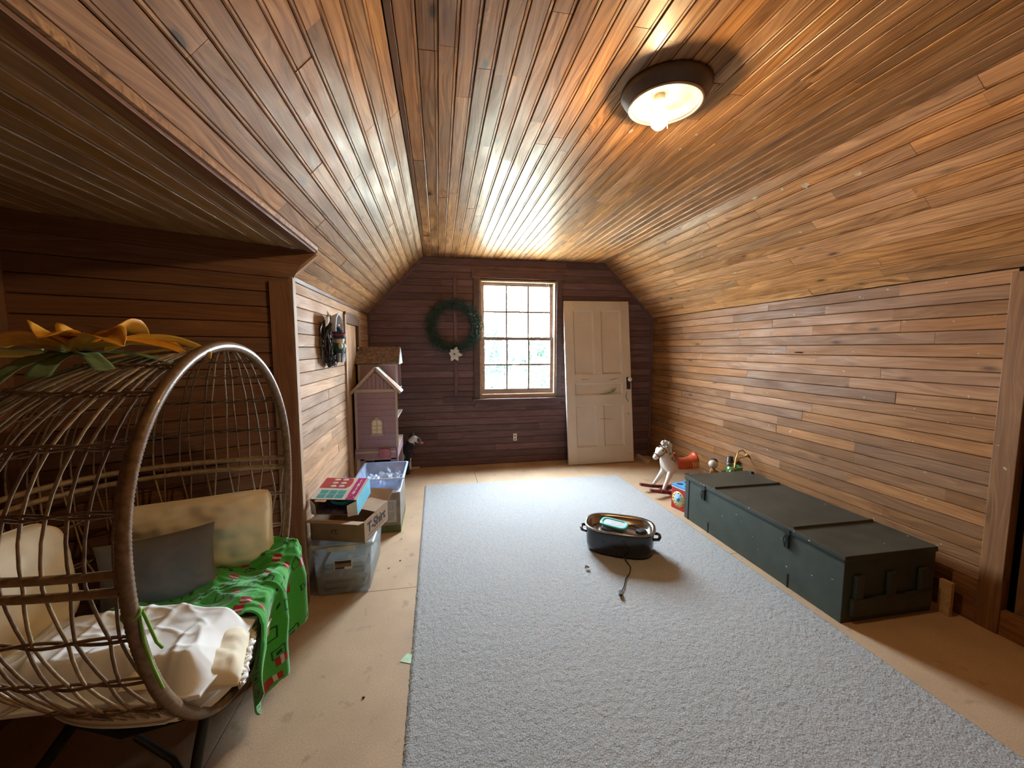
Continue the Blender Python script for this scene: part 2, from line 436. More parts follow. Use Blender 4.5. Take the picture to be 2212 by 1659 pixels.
# --- back wall
wb_m = MB()
for (x0, x1, z0, z1) in ((-0.95, WX0-0.02, -0.05, 2.75), (WX1+0.02, 2.95, -0.05, 2.75), (WX0-0.02, WX1+0.02, -0.05, WZ0-0.02), (WX0-0.02, WX1+0.02, WZ1+0.02, 2.75)):
    wb_m.box((x0, YB+BT, z0), (x1, YB+0.13, z1))
wb = struct('wall_back', wb_m, M_VOID, 'dark stained plank gable wall around the window', 'wall')
def extB(a, b_):
    lo = XL if a < ZK else XL + (a-ZK)*(XC0-XL)/(ZC-ZK)
    hi = XR if a < ZK else XR - (a-ZK)*(XR-XC1)/(ZC-ZK)
    x0, x1 = 0, hi-lo
    if b_ > WZ0-0.06 and a < WZ1+0.02: return [(lo+0.95, WX0-0.01+0.95), (WX1+0.01+0.95, hi+0.95)]
    return [(lo+0.95, hi+0.95)]
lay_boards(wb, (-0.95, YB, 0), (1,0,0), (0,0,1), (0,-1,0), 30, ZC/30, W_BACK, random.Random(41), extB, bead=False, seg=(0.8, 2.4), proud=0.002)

# --- slanted alcove wall
dl = 1.01
wa_m = MB()
P0 = CORN - DDIR*0.02; P1 = CORN + DDIR*(dl+0.05)
vs = []
for P in (P0, P1):
    for off in (-BT, -0.08):
        for z in (-0.05, ZA+0.05): vs.append(P + DNRM*off + Vector((0,0,z)))
wa_m.add(vs, [(0,1,5,4),(2,6,7,3),(0,2,3,1),(4,5,7,6),(1,3,7,5),(0,4,6,2)])
wa = struct('wall_alcove', wa_m, M_VOID, 'dark slanted plank wall behind the wicker chair', 'wall')
hA = ZA/25; nlow = int(ZK/hA)
lay_boards(wa, CORN, DDIR, (0,0,1), DNRM, nlow, hA, W_ALCOVE, random.Random(51), lambda a, b_: [(0.0, dl)], bead=False, seg=(1.4, 2.5), proud=0.0014)
for r_ in range(nlow, 25):      # the top boards run under the rake of the left slope
    z0, z1 = r_*hA+0.0008, (r_+1)*hA-0.0008
    tt = [-(XL + max(0, z-ZK)*(XC0-XL)/(ZC-ZK) - CORN.x)/math.sin(DA) - 0.022 for z in (z0, z1)]
    if tt[0] > -0.022: tt[0] = -0.022
    L_ = dl - min(tt); fM = frame_m(CORN + DDIR*dl + Vector((0, 0, 0)), -DDIR, Vector((0,0,1)), DNRM)
    MB().prism([(0, z0), (dl-tt[0], z0), (dl-tt[1], z1), (0, z1)], -BT, 0.0).build('plank', W_ALCOVE, wa, fM)
# --- alcove ceiling and side wall, wall behind the camera
ac = struct('ceiling_alcove', MB().box((XA-0.1, YF-0.1, ZA+BT), (XAC+0.0, 2.48, ZA+0.09)), M_VOID, 'low flat beadboard ceiling over the alcove', 'ceiling')
def extAC(a, b_):
    x = XAC - b_
    t = (CORN.x - x)/math.sin(DA)
    return [(0, CORN.y - math.cos(DA)*t + 0.05 - YF)]
lay_boards(ac, (XAC, YF, ZA), (0,1,0), (-1,0,0), (0,0,-1), 14, PW, W_ALCEIL, random.Random(61), extAC, bead=True)
ws = struct('wall_alcove_side', MB().box((XA-0.1, YF-0.1, -0.05), (XA-BT, 1.90, ZA+0.1)), M_VOID, 'plank outer wall of the alcove beside the wicker chair', 'wall')
lay_boards(ws, (XA, YF, 0), (0,1,0), (0,0,1), (1,0,0), 25, ZA/25, W_ALCOVE, random.Random(71), lambda a, b_: [(0, 1.87-YF)], bead=False)
o = MB().box((XAC-0.030, YF, ZA-0.008), (XAC+0.010, 2.415, ZA+0.004), bev=0.002).build('trim_14', W_ALCOVE_Y); tag(o, 'dark edge board where the alcove ceiling meets the slope', 'trim', kind='structure')
o = MB().box((XAC+0.0, YF, ZA+0.0045), (XAC+0.02, 2.42, ZA+0.03)).build('trim_15', W_SLOPE_L); tag(o, 'narrow filler strip at the lower edge of the left slope', 'trim', kind='structure')
wf = struct('wall_front', MB().box((-2.0, YF-0.12, -0.05), (3.1, YF, 2.75)), W_RIGHT, 'plank wall at the near end of the attic', 'wall')

# --- trims of the alcove corner
tm = MB()
def bar(mb, a, b_, wv, tv, bev=0):
    """box from a to b with cross vectors wv (width) and tv (thickness)"""
    a, b_, wv, tv = Vector(a), Vector(b_), Vector(wv), Vector(tv)
    vs = [a, a+wv, a+wv+tv, a+tv, b_, b_+wv, b_+wv+tv, b_+tv]
    mb.add(vs, [(0,3,2,1),(4,5,6,7),(0,1,5,4),(1,2,6,5),(2,3,7,6),(3,0,4,7)])
    return mb
o = bar(MB(), CORN + DNRM*0.016 + DDIR*0.0, CORN + DNRM*0.016 + Vector((0,0,ZK-0.045)), DDIR*0.095, -DNRM*0.018).build('trim_2', W_ALCOVE_Z)
tag(o, 'wide dark casing board on the alcove wall corner', 'trim', kind='structure')
o = bar(MB(), (XL-0.008, 2.347, 0), (XL-0.008, 2.347, ZK-0.01), (0.046, 0, 0), (0, 0.044, 0)).build('trim_3', W_TRIM_PALE_Z)
tag(o, 'pale worn corner strip between alcove and knee wall', 'trim', kind='structure')
o = bar(MB(), (XL-0.004, 2.370, ZK-0.012), (XAC+0.0, 2.425, ZA-0.004), (0.012, 0, -0.014), (0, 0.034, 0)).build('trim_4', W_TRIM_PALE)
tag(o, 'short worn strip edging the cut end of the left slope', 'trim', kind='structure')
o = bar(MB(), (XL+0.001, 2.37, ZK-0.016), (XL+0.001, YB, ZK-0.016), (0.012, 0, 0), (0, 0, 0.022)).build('trim_5', W_TRIM_Y)
tag(o, 'thin strip where the left slope meets the knee wall', 'trim', kind='structure')
o = bar(MB(), (XA, 1.80, 0), (XA, 1.80, ZA), (0.03, 0, 0), (0.0, 0.09, 0)).build('trim_6', W_ALCOVE_Z)
tag(o, 'dark upright board in the alcove inner corner', 'trim', kind='structure')
o = MB().box((CORN.x-0.075, 2.245, 0), (XL+0.052, 2.332, 0.17), bev=0.004).build('baseboard_alcove', W_TRIM)
tag(o, 'short block of baseboard at the alcove corner', 'baseboard', kind='structure')

# --- right side: upright casing, closet door beside it, baseboard
o = MB().box((XR-0.022, 1.425, 0), (XR+0.03, 1.515, ZK-0.02), bev=0.003).build('trim_7', W_RIGHT_Z)
tag(o, 'upright casing board at the end of the chest wall', 'trim', kind='structure')
dr2 = tag(MB().box((XR+0.035, 0.62, 0.02), (XR+0.06, 1.40, ZK-0.06)).build('door_2', W_ALCOVE), 'low plank closet door in the knee wall past the casing', 'door', kind='structure')
for k in range(6):
    MB().box((XR+0.022, 0.625+k*0.129, 0.025), (XR+0.0345, 0.625+(k+1)*0.129-0.003, ZK-0.065), bev=0.002).build('door_board', W_RIGHT_Z, dr2)
MB().box((XR+0.0, 0.66, 0.90), (XR+0.0215, 1.395, 0.985), bev=0.002).build('door_batten', W_RAW_Y, dr2)
o = MB().box((XR+0.061, YF, -0.05), (XR+0.12, 1.46, ZK+0.1)).build('wall_right_near', M_VOID); tag(o, 'dark cavity behind the knee wall door', 'wall', kind='structure')
o = MB().box((XR+0.0, YF, 0), (XR+0.06, 0.615, ZK)).build('wall_right_front', W_RIGHT); tag(o, 'plank knee wall beyond the closet door', 'wall', kind='structure')
o = MB().box((XR-0.018, 1.516, 0), (XR, YB, 0.15), bev=0.003).build('baseboard_right', W_ALCOVE_Y)
tag(o, 'dark baseboard along the chest wall', 'baseboard', kind='structure')
o = MB().box((XR-0.016, 0.6, 0), (XR+0.02, 1.424, 0.13), bev=0.003).build('baseboard_right_near', W_RIGHT_Y)
tag(o, 'reddish baseboard under the closet door', 'baseboard', kind='structure')
# slim corner boards on the gable wall
for i, (a, b_) in enumerate((((XR-0.03, YB-0.014, 0.0), (XR-0.03, YB-0.014, ZK)), ((XL+0.004, YB-0.014, 0.0), (XL+0.004, YB-0.014, ZK)))):
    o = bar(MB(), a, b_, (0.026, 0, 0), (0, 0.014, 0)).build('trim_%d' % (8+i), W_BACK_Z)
    tag(o, ('dark corner strip beside the white door', 'dark corner strip behind the dollhouse')[i], 'trim', kind='structure')
for i, (xa, za, xb, zb) in enumerate(((XC0, ZC-0.005, XL, ZK-0.005), (XC1, ZC-0.005, XR, ZK-0.005))):
    dd = (Vector((xb, 0, zb)) - Vector((xa, 0, za))).normalized(); pp = Vector((-dd.z, 0, dd.x)); pp = pp if pp.z < 0 else -pp
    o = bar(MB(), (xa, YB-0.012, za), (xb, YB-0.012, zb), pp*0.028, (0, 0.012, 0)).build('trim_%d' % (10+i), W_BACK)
    tag(o, ('thin strip up the rake beside the green wreath', 'thin strip up the rake above the white door')[i], 'trim', kind='structure')

# --- left closet door (plank door a little ajar in the knee wall)
d1 = tag(MB().box((XL-0.095, DY0, 0.0), (XL-0.06, DY1, DZ1)).build('door_1', M_VOID), 'narrow plank closet door behind the dollhouse', 'door', kind='structure')
for k in range(4):
    y0 = DY0+0.105+k*0.112
    MB().box((XL-0.03, y0, 0.02), (XL-0.008, y0+0.109, DZ1-0.075), bev=0.002).build('door_board', W_LEFT_Z, d1)
MB().box((XL-0.012, DY0-0.005, 0), (XL+0.016, DY0+0.045, DZ1), bev=0.002).build('door_casing', W_TRIM_PALE_Z, d1)
MB().box((XL-0.012, DY1-0.045, 0), (XL+0.014, DY1+0.03, DZ1), bev=0.002).build('door_casing', W_TRIM_Z, d1)
MB().box((XL-0.012, DY0+0.046, DZ1-0.07), (XL+0.012, DY1-0.046, DZ1+0.03), bev=0.002).build('door_head', W_TRIM_Y, d1)
MB().sphere((XL+0.008, DY1-0.10, 1.45), 0.012, 10, 8).build('door_knob', mat_plain('dull_brass', (0.35, 0.25, 0.12), rough=0.4, metal=1.0), d1)

# ------------------------------------------------------------------ window in the gable
win = tag(MB().box((WX0-0.02, YB-0.004, WZ0-0.05), (WX0, YB+0.13, WZ1+0.02)).box((WX1, YB-0.004, WZ0-0.05), (WX1+0.02, YB+0.13, WZ1+0.02))
          .box((WX0, YB-0.004, WZ1), (WX1, YB+0.13, WZ1+0.02)).box((WX0, YB-0.004, WZ0-0.05), (WX1, YB+0.13, WZ0)).build('window_1', W_TRIM_PALE),
          'twelve-pane sash window in the dark gable wall', 'window', kind='structure')
M_GLASS = mat_clear('window_glass', (0.97, 0.99, 1.0), rough=0.02, alpha=0.05)
W_SASH = mat_wood('grey_sash_wood', (0.34, 0.27, 0.24), (0.20, 0.15, 0.13), rough=0.5, knots=0.0, tint=0.08)
W_CASE = mat_wood('dark_casing_wood', (0.125, 0.078, 0.075), (0.066, 0.040, 0.040), rough=0.5, knots=0.1, tint=0.08)
def sash(z0, z1, y, bot):
    st, rl, mu = 0.040, 0.038, 0.021
    f = MB(); t = 0.028
    f.box((WX0+0.004, y, z0), (WX0+0.004+st, y+t, z1)).box((WX1-0.004-st, y, z0), (WX1-0.004, y+t, z1))
    f.box((WX0+0.004+st, y, z0), (WX1-0.004-st, y+t, z0+bot)).box((WX0+0.004+st, y, z1-rl), (WX1-0.004-st, y+t, z1))
    s = f.build('sash', W_SASH, win)
    gx0, gx1, gz0, gz1 = WX0+0.004+st, WX1-0.004-st, z0+bot, z1-rl
    for k in (1, 2):
        x = gx0 + (gx1-gx0)*k/3
        MB().box((x-mu/2, y+0.002, gz0), (x+mu/2, y+t-0.002, gz1)).build('muntin', W_SASH, s)
    zm = (gz0+gz1)/2
    for k in range(3):
        xa = gx0 + (gx1-gx0)*k/3 + (mu/2 if k else 0); xb = gx0 + (gx1-gx0)*(k+1)/3 - (mu/2 if k < 2 else 0)
        MB().box((xa, y+0.002, zm-mu/2), (xb, y+t-0.002, zm+mu/2)).build('muntin', W_SASH, s)
        for (za, zb) in ((gz0, zm-mu/2), (zm+mu/2, gz1)):
            MB().box((xa, y+0.012, za), (xb, y+0.015, zb)).build('pane', M_GLASS, s)
zmeet = (WZ0+WZ1)/2 + 0.005
sash(zmeet-0.02, WZ1-0.002, YB+0.075, 0.030)
sash(WZ0+0.002, zmeet+0.012, YB+0.040, 0.060)
MB().box((0.423, YB-0.022, WZ0-0.05), (WX0-0.021, YB-0.0, WZ1+0.03), bev=0.002).build('side_casing', W_CASE, win)
MB().box((WX1+0.021, YB-0.022, WZ0-0.05), (1.532, YB-0.0, WZ1+0.03), bev=0.002).build('side_casing', W_CASE, win)
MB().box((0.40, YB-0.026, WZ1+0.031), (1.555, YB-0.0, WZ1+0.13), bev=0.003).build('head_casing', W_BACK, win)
MB().box((0.40, YB-0.055, WZ0-0.052-0.028), (1.555, YB+0.0, WZ0-0.052), bev=0.004).build('sill', W_CASE, win)
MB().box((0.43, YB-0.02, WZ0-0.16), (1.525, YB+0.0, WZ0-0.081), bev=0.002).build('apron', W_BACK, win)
MB().tube([(WX1-0.10, YB+0.02, WZ1-0.0), (WX1-0.10, YB+0.018, WZ1-0.06), (WX1-0.085, YB+0.016, WZ1-0.075), (WX1-0.07, YB+0.018, WZ1-0.06), (WX1-0.07, YB+0.02, WZ1)], 0.004, 6).build('latch', W_SASH, win)
# batten and patched boards beside the window
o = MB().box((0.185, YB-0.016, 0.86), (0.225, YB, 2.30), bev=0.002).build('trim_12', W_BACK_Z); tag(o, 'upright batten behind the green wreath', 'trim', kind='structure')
o = MB().box((0.05, YB-0.018, 0.79), (0.40, YB, 0.855), bev=0.002).build('trim_13', W_CASE); tag(o, 'short rail of the old opening below the wreath', 'trim', kind='structure')
pl = tag(MB().box((0.912, YB-0.006, 0.285), (0.958, YB, 0.375), bev=0.002).build('outlet_plate', mat_plain('white_plastic', (0.72, 0.72, 0.70), rough=0.4)), 'small white outlet plate on the dark wall below the window', 'outlet')
for zz in (0.305, 0.345): MB().box((0.926, YB-0.008, zz-0.008), (0.944, YB-0.006, zz+0.008)).build('socket', mat_plain('black_plastic', (0.02, 0.02, 0.022), rough=0.45), pl)

# ------------------------------------------------------------------ what lies outside the window
M_GROUND = mat_plain('dry_lawn', (0.40, 0.37, 0.27), rough=0.95, var=0.25, scale=0.4)
o = MB().grid(lambda u, v: (-60+120*u, 5.6+110*v, -3.3 + 0.5*nz((u*6, v*6, 0))*min(1, v*6)), 24, 24).build('ground_outside', M_GROUND)
tag(o, 'pale sunlit lawn outside the window', 'lawn', kind='structure')
M_LEAF = [mat_plain('tree_leaf_%d' % i, c, rough=0.8, var=0.4, scale=1.5) for i, c in enumerate(((0.012, 0.035, 0.030), (0.016, 0.040, 0.020), (0.010, 0.025, 0.035), (0.05, 0.045, 0.015)))]
M_BARK = mat_plain('tree_bark', (0.05, 0.035, 0.025), rough=0.9)
def tree(x, y, h, rad, mi, label, seed):
    rg = random.Random(seed)
    t = thing('tree', label, 'tree', (x, y, -3.3), group='trees outside the window')
    MB().tube([(0, 0, 0), (0.1, 0, h*0.3), (0.05, 0.1, h*0.6)], [0.22, 0.16, 0.08], 8).build('trunk', M_BARK, t)
    mb = MB()
    for k in range(420):   # clumps of leaves as small tilted blades through the crown
        q = rg.uniform(0, 2*math.pi); zz = rg.uniform(-1, 1); rr = rad*(rg.random()**0.33)
        s_ = math.sqrt(1-zz*zz)
        c = Vector((rr*s_*math.cos(q), rr*s_*math.sin(q), h*0.62 + rr*zz*h*0.42/rad))
        M = Matrix.Translation(c) @ Euler((rg.uniform(0, 6), rg.uniform(0, 6), rg.uniform(0, 6))).to_matrix().to_4x4()
        w = rad*rg.uniform(0.10, 0.2)
        mb.add([(-w, 0, 0), (0, -w*0.5, 0.1*w), (w, 0, 0), (0, w*0.5, 0.1*w), (0, 0, w*0.35)], [(0,1,4),(1,2,4),(2,3,4),(3,0,4),(3,2,1,0)], M)
    mb.build('crown', M_LEAF[mi], t)
tree(3.6, 33, 6.3, 2.6, 0, 'round blue-green tree seen through the left column of panes', 1)
tree(10.2, 36, 6.0, 2.9, 1, 'round green tree seen through the middle column of panes', 2)
tree(13.6, 42, 6.6, 3.0, 2, 'bluish tree seen through the pane nearest the white door', 3)
tree(7.6, 29, 4.0, 1.2, 1, 'small green tree between the two larger ones outside', 4)
tree(4.0, 24, 2.2, 1.3, 3, 'low golden bush on the lawn outside', 5)
sh = thing('shed', 'small shed with a steep gable roof outside the window', 'shed', (6.6, 18.0, -3.3))
MB().prism([(-1.5, 0), (1.5, 0), (1.5, 1.0), (0, 2.6), (-1.5, 1.0)], 0, 3.0, Matrix.Rotation(R(90), 4, 'X')).build('walls', mat_plain('shed_siding', (0.05, 0.07, 0.075), rough=0.9, var=0.4, scale=6), sh)
MB().add([(-1.7, 0.1, 0.85), (0, 0.1, 2.72), (0, -3.1, 2.72), (-1.7, -3.1, 0.85), (-1.7, 0.1, 0.80), (0, 0.1, 2.64), (0, -3.1, 2.64), (-1.7, -3.1, 0.80)], [(0,1,2,3),(7,6,5,4),(0,4,5,1),(1,5,6,2),(2,6,7,3),(3,7,4,0)]).add(
    [(1.7, 0.1, 0.85), (0, 0.1, 2.72), (0, -3.1, 2.72), (1.7, -3.1, 0.85), (1.7, 0.1, 0.80), (0, 0.1, 2.64), (0, -3.1, 2.64), (1.7, -3.1, 0.80)], [(3,2,1,0),(4,5,6,7),(1,5,4,0),(2,6,5,1),(3,7,6,2),(0,4,7,3)]).build('roof', mat_plain('shed_roof', (0.06, 0.05, 0.045), rough=0.9), sh)

# ------------------------------------------------------------------ ceiling lamp
M_PAN = mat_plain('brushed_grey_metal', (0.16, 0.145, 0.135), rough=0.45, metal=0.85, var=0.06)
lamp = thing('ceiling_lamp', 'round grey metal ceiling lamp with a bare lit bulb', 'lamp', (0.948, 1.615, ZC-0.003))
pan = MB().lathe([(0.0, 0.0), (0.178, 0.0), (0.181, -0.005), (0.172, -0.022), (0.152, -0.046), (0.145, -0.056), (0.136, -0.058), (0.130, -0.054), (0.126, -0.044), (0.10, -0.022), (0.0, -0.012)], 56).build('pan', M_PAN, lamp)
MB().lathe([(0.136, -0.0585), (0.141, -0.0625), (0.147, -0.0625), (0.150, -0.056), (0.147, -0.053)], 56).build('rim', mat_plain('pale_metal_ring', (0.62, 0.58, 0.52), rough=0.3, metal=0.9, var=0.04), pan)
MB().lathe([(0.122, -0.044), (0.116, -0.060), (0.098, -0.074), (0.072, -0.080), (0.068, -0.076), (0.094, -0.070), (0.112, -0.056), (0.118, -0.042)], 40).build('glass_dish', mat_clear('lamp_glass', (1.0, 0.98, 0.94), rough=0.06, alpha=0.035, diffuse=(0.7, 0.68, 0.6)), lamp)
MB().lathe([(0.0, -0.010), (0.021, -0.012), (0.022, -0.050), (0.018, -0.056)], 20, Matrix.Translation((-0.02, 0.01, 0))).build('socket', mat_plain('white_porcelain', (0.75, 0.73, 0.68), rough=0.3), lamp)
MB().lathe([(0.016, -0.052), (0.020, -0.066), (0.032, -0.090), (0.036, -0.110), (0.031, -0.132), (0.018, -0.146), (0.0, -0.151)], 24, Matrix.Translation((-0.02, 0.01, 0))).build('bulb', mat_emit('bulb_glow', (1.0, 0.68, 0.34), LAMP_S), lamp)
MB().tube([(0.03, 0.03, -0.06), (0.032, 0.032, -0.13)], 0.0022, 6).build('pull_chain', mat_plain('chain_metal', (0.7, 0.6, 0.35), rough=0.3, metal=1.0), lamp)

# ------------------------------------------------------------------ carpet
M_CARPET, nt, b = nodes_of('grey_carpet'); MATS['grey_carpet'] = M_CARPET
tc = N(nt, 'ShaderNodeTexCoord')
n1 = N(nt, 'ShaderNodeTexNoise'); n1.inputs['Scale'].default_value = 260.0; n1.inputs['Detail'].default_value = 2
n2 = N(nt, 'ShaderNodeTexNoise'); n2.inputs['Scale'].default_value = 2.2; n2.inputs['Detail'].default_value = 4
n3 = N(nt, 'ShaderNodeTexVoronoi'); n3.inputs['Scale'].default_value = 120.0
for n_ in (n1, n2, n3): nt.links.new(tc.outputs['Object'], n_.inputs['Vector'])
c = ramp(nt, n1.outputs[0], [(0.32, (0.17, 0.17, 0.17)), (0.5, (0.38, 0.38, 0.378)), (0.68, (0.52, 0.518, 0.51))]).outputs[0]
c = mixc(nt, ramp(nt, n2.outputs[0], [(0.35, 0.0), (0.75, 0.25)]).outputs[0], c, (0.40, 0.395, 0.375))
nt.links.new(c, b.inputs['Base Color']); b.inputs['Roughness'].default_value = 0.95; b.inputs['Specular IOR Level'].default_value = 0.15
bp = N(nt, 'ShaderNodeBump'); bp.inputs['Strength'].default_value = 0.4; bp.inputs['Distance'].default_value = 0.004
nt.links.new(n3.outputs['Distance'], bp.inputs['Height']); nt.links.new(bp.outputs[0], b.inputs['Normal'])
cq = [Vector((-0.135, -0.6)), Vector((2.025, -0.6)), Vector((1.992, 4.150)), Vector((-0.163, 4.187))]
cr = random.Random(5)
def carpet_pt(u, v):
    p = cq[0]*(1-u)*(1-v) + cq[1]*u*(1-v) + cq[2]*u*v + cq[3]*(1-u)*v
    e = min(u, 1-u)*2.16; f = (1-v)*4.7
    edge = min(1.0, min(e, f)/0.012)
    return (p.x + cr.uniform(-0.002, 0.002), p.y + cr.uniform(-0.002, 0.002), 0.002 + edge*(0.0095 + cr.uniform(-0.0017, 0.0017)))
mb = MB()
v0 = 0.305
mb.grid(lambda u, v: carpet_pt(u, v*v0), 60, 30)
mb.grid(lambda u, v: carpet_pt(u, v0 + (1-v0)*v), 270, 410)
carpet = tag(mb.build('carpet', M_CARPET), 'large pale grey carpet remnant on the particle board floor', 'carpet')

# ------------------------------------------------------------------ leaning white door
M_DOOR = mat_plain('aged_white_paint', (0.60, 0.535, 0.475), rough=0.5, var=0.05, scale=4)
Wd, Ht, Td = 0.865, 2.045, 0.036
pb, pt_ = Vector((1.565, 4.615, 0.004)), Vector((1.545, YB-0.03-0.0, 2.03))
yx = (pt_ - pb).normalized(); ax = Vector((0.9999, -0.012, 0)).normalized(); ax = (ax - yx*ax.dot(yx)).normalized(); zn = ax.cross(yx)
if zn.y > 0: zn = -zn
dw = thing('loose_door', 'old white five-panel door leaning against the gable wall', 'door')
DM = frame_m(pb, ax, yx, ax.cross(yx))   # local z points to the room
sgn = 1 if ax.cross(yx).y < 0 else -1
def dbox(lo, hi, name, mat, par, bev=0.0):
    z0, z1 = sorted((lo[2]*sgn, hi[2]*sgn))
    o = MB().box((lo[0], lo[1], z0), (hi[0], hi[1], z1), bev=bev).build(name, mat, par)
    o.matrix_basis = DM if par is dw else Matrix.Identity(4); return o
sw = 0.115
xs_ = [0, sw, 0.385, 0.48, Wd-sw, Wd]
rails = [(0, 0.21), (0.74, 0.86), (1.01, 1.12), (1.93, Ht)]
for (x0, x1) in ((0, sw), (Wd-sw, Wd)): dbox((x0, 0, -Td), (x1, Ht, 0), 'stile', M_DOOR, dw, 0.002)
for (z0, z1) in rails: dbox((sw, z0, -Td), (Wd-sw, z1, 0), 'rail', M_DOOR, dw, 0.002)
for (z0, z1) in ((0.21, 0.74), (1.12, 1.93)): dbox((0.385, z0, -Td), (0.48, z1, 0), 'mullion', M_DOOR, dw, 0.002)
for (x0, x1, z0, z1) in ((sw, 0.385, 0.21, 0.74), (0.48, Wd-sw, 0.21, 0.74), (sw, Wd-sw, 0.86, 1.01), (sw, 0.385, 1.12, 1.93), (0.48, Wd-sw, 1.12, 1.93)):
    p = dbox((x0, z0, -Td+0.004), (x1, z1, -0.022), 'panel', M_DOOR, dw)
    m_ = 0.020; zi, zo = -0.0215*sgn, -0.003*sgn       # sloped moulding running round the panel
    vs = [(x0, z0, zo), (x1, z0, zo), (x1, z1, zo), (x0, z1, zo), (x0+m_, z0+m_, zi), (x1-m_, z0+m_, zi), (x1-m_, z1-m_, zi), (x0+m_, z1-m_, zi)]
    fs = [(i, (i+1) % 4, 4+(i+1) % 4, 4+i) for i in range(4)]
    MB().add(vs, fs).build('moulding', M_DOOR, p)
kp = dbox((0.80, 0.92, 0), (0.853, 1.075, 0.003), 'lock_plate', mat_plain('black_iron', (0.03, 0.028, 0.03), rough=0.5, metal=0.4), dw)
MB().lathe([(0, 0), (0.010, 0.002), (0.009, 0.022), (0.022, 0.030), (0.029, 0.044), (0.026, 0.056), (0.012, 0.063), (0, 0.064)], 24, Matrix.Translation((0.826, 1.045, 0.003)) if sgn > 0 else Matrix.Translation((0.826, 1.045, -0.003)) @ Matrix.Rotation(math.pi, 4, 'X')).build('knob', mat_plain('white_porcelain', (0.75, 0.73, 0.68), rough=0.3), kp)
M_CRAY = mat_plain('green_crayon', (0.20, 0.26, 0.16), rough=0.8); M_GRIME = mat_plain('brown_scuff', (0.36, 0.30, 0.24), rough=0.8)
def scuff(pts, r, mat):
    MB().tube([(x, y, 0.0012*sgn) for x, y in pts], r, 5, flat=1.0, M=DM @ Matrix.Diagonal((1, 1, 0.3, 1))).build('crayon_mark', mat, dw)
scuff([(0.44, 0.865), (0.52, 0.87), (0.58, 0.885), (0.63, 0.91), (0.66, 0.945)], [0.004, 0.009, 0.012, 0.012, 0.004], M_CRAY)
scuff([(0.60, 0.905), (0.645, 0.92), (0.60, 0.93)], 0.004, M_CRAY)
scuff([(0.57, 1.045), (0.64, 1.055), (0.70, 1.065)], [0.003, 0.007, 0.003], M_GRIME)
scuff([(0.20, 1.06), (0.30, 1.055)], 0.004, M_GRIME)
scuff([(0.43, 0.56), (0.52, 0.555), (0.62, 0.54)], [0.002, 0.005, 0.002], M_GRIME)
scuff([(0.80, 0.99-0.1), (0.785, 0.82), (0.815, 0.76)], [0.004, 0.008, 0.004], M_CRAY)
scuff([(0.80, 0.62), (0.83, 0.60)], [0.006, 0.004], M_CRAY)
scuff([(0.815, 0.10), (0.825, 0.105)], 0.008, M_GRIME)

# ------------------------------------------------------------------ green military chest
M_GREEN = mat_plain('olive_green_paint', (0.036, 0.044, 0.032), rough=0.48, var=0.18, scale=9)
M_LID = mat_plain('worn_olive_lid', (0.036, 0.037, 0.025), rough=0.42, var=0.3, scale=7)
M_IRON = mat_plain('dark_green_iron', (0.025, 0.032, 0.027), rough=0.4, metal=0.5)
M_CHIP = mat_plain('bare_chip', (0.45, 0.42, 0.36), rough=0.8)
ch = thing('wooden_chest', 'long dark green military chest along the plank wall', 'chest', (2.065, 1.635, 0))
CL, CW, CH_ = 1.365, 0.60, 0.372
b_ = MB().box((0, 0, 0), (CW, CL, CH_-0.032), bev=0.003).build('body', M_GREEN, ch)
lid = MB().box((-0.006, -0.006, CH_-0.030), (CW+0.004, CL+0.006, CH_), bev=0.003).build('lid', M_LID, ch)
for yy in (0.315, 1.01):
    MB().prism([(0, 0), (0.026, 0), (0.021, 0.012), (0.005, 0.012)], 0.0, CW-0.02, Matrix.Translation((0.01, yy, CH_)) @ Matrix(((0,0,1,0),(1,0,0,0),(0,1,0,0),(0,0,0,1)))).build('batten', M_LID, lid)
MB().box((-0.009, 0.0, CH_-0.034), (-0.0065, CL, CH_-0.024)).build('edge_strip', M_IRON, lid)
for yy in (0.345, 1.12):
    h = MB().box((-0.012, yy-0.022, CH_-0.045), (-0.0005, yy+0.022, CH_-0.012), bev=0.002).box((-0.010, yy-0.014, CH_-0.13), (-0.0005, yy+0.014, CH_-0.05), bev=0.002).build('hasp', M_IRON, ch)
    MB().tube([(-0.012, yy-0.010, CH_-0.055), (-0.022, yy-0.010, CH_-0.075), (-0.020, yy, CH_-0.12), (-0.022, yy+0.010, CH_-0.075), (-0.012, yy+0.010, CH_-0.055)], 0.0028, 6).build('loop', M_IRON, h)
for yy in (0.33, 1.06): MB().box((-0.003, yy-0.004, 0.0), (-0.0002, yy+0.004, 0.085)).build('seam_strip', M_IRON, ch)
MB().box((-0.004, CL-0.055, 0), (-0.0002, CL-0.050, CH_-0.035)).build('seam_strip', M_IRON, ch)
eb = MB().box((0.045, -0.020, 0.045), (CW-0.03, -0.0005, 0.135), bev=0.003).build('end_rail', M_GREEN, ch)
for xx in (0.06, 0.27, 0.48): MB().box((xx, -0.021, 0.137), (xx+0.05, -0.0005, 0.262), bev=0.003).build('end_cleat', M_GREEN, ch)
cg = random.Random(9)
for k in range(18):
    if k < 9: c = (-0.0008, cg.uniform(0.05, CL-0.1), cg.uniform(0.1, CH_-0.05)); s_ = (0.0006, cg.uniform(0.002, 0.008), cg.uniform(0.0015, 0.003))
    elif k < 14: c = (-0.0075, cg.uniform(0.05, CL-0.1), CH_-cg.uniform(0.004, 0.02)); s_ = (0.002, cg.uniform(0.003, 0.008), 0.003)
    else: c = (cg.uniform(0.05, CW), cg.uniform(0.05, CL), CH_+0.0003); s_ = (cg.uniform(0.003, 0.01), cg.uniform(0.002, 0.006), 0.0005)
    MB().sphere(c, s_, 7, 5).build('paint_chip', M_CHIP, ch)
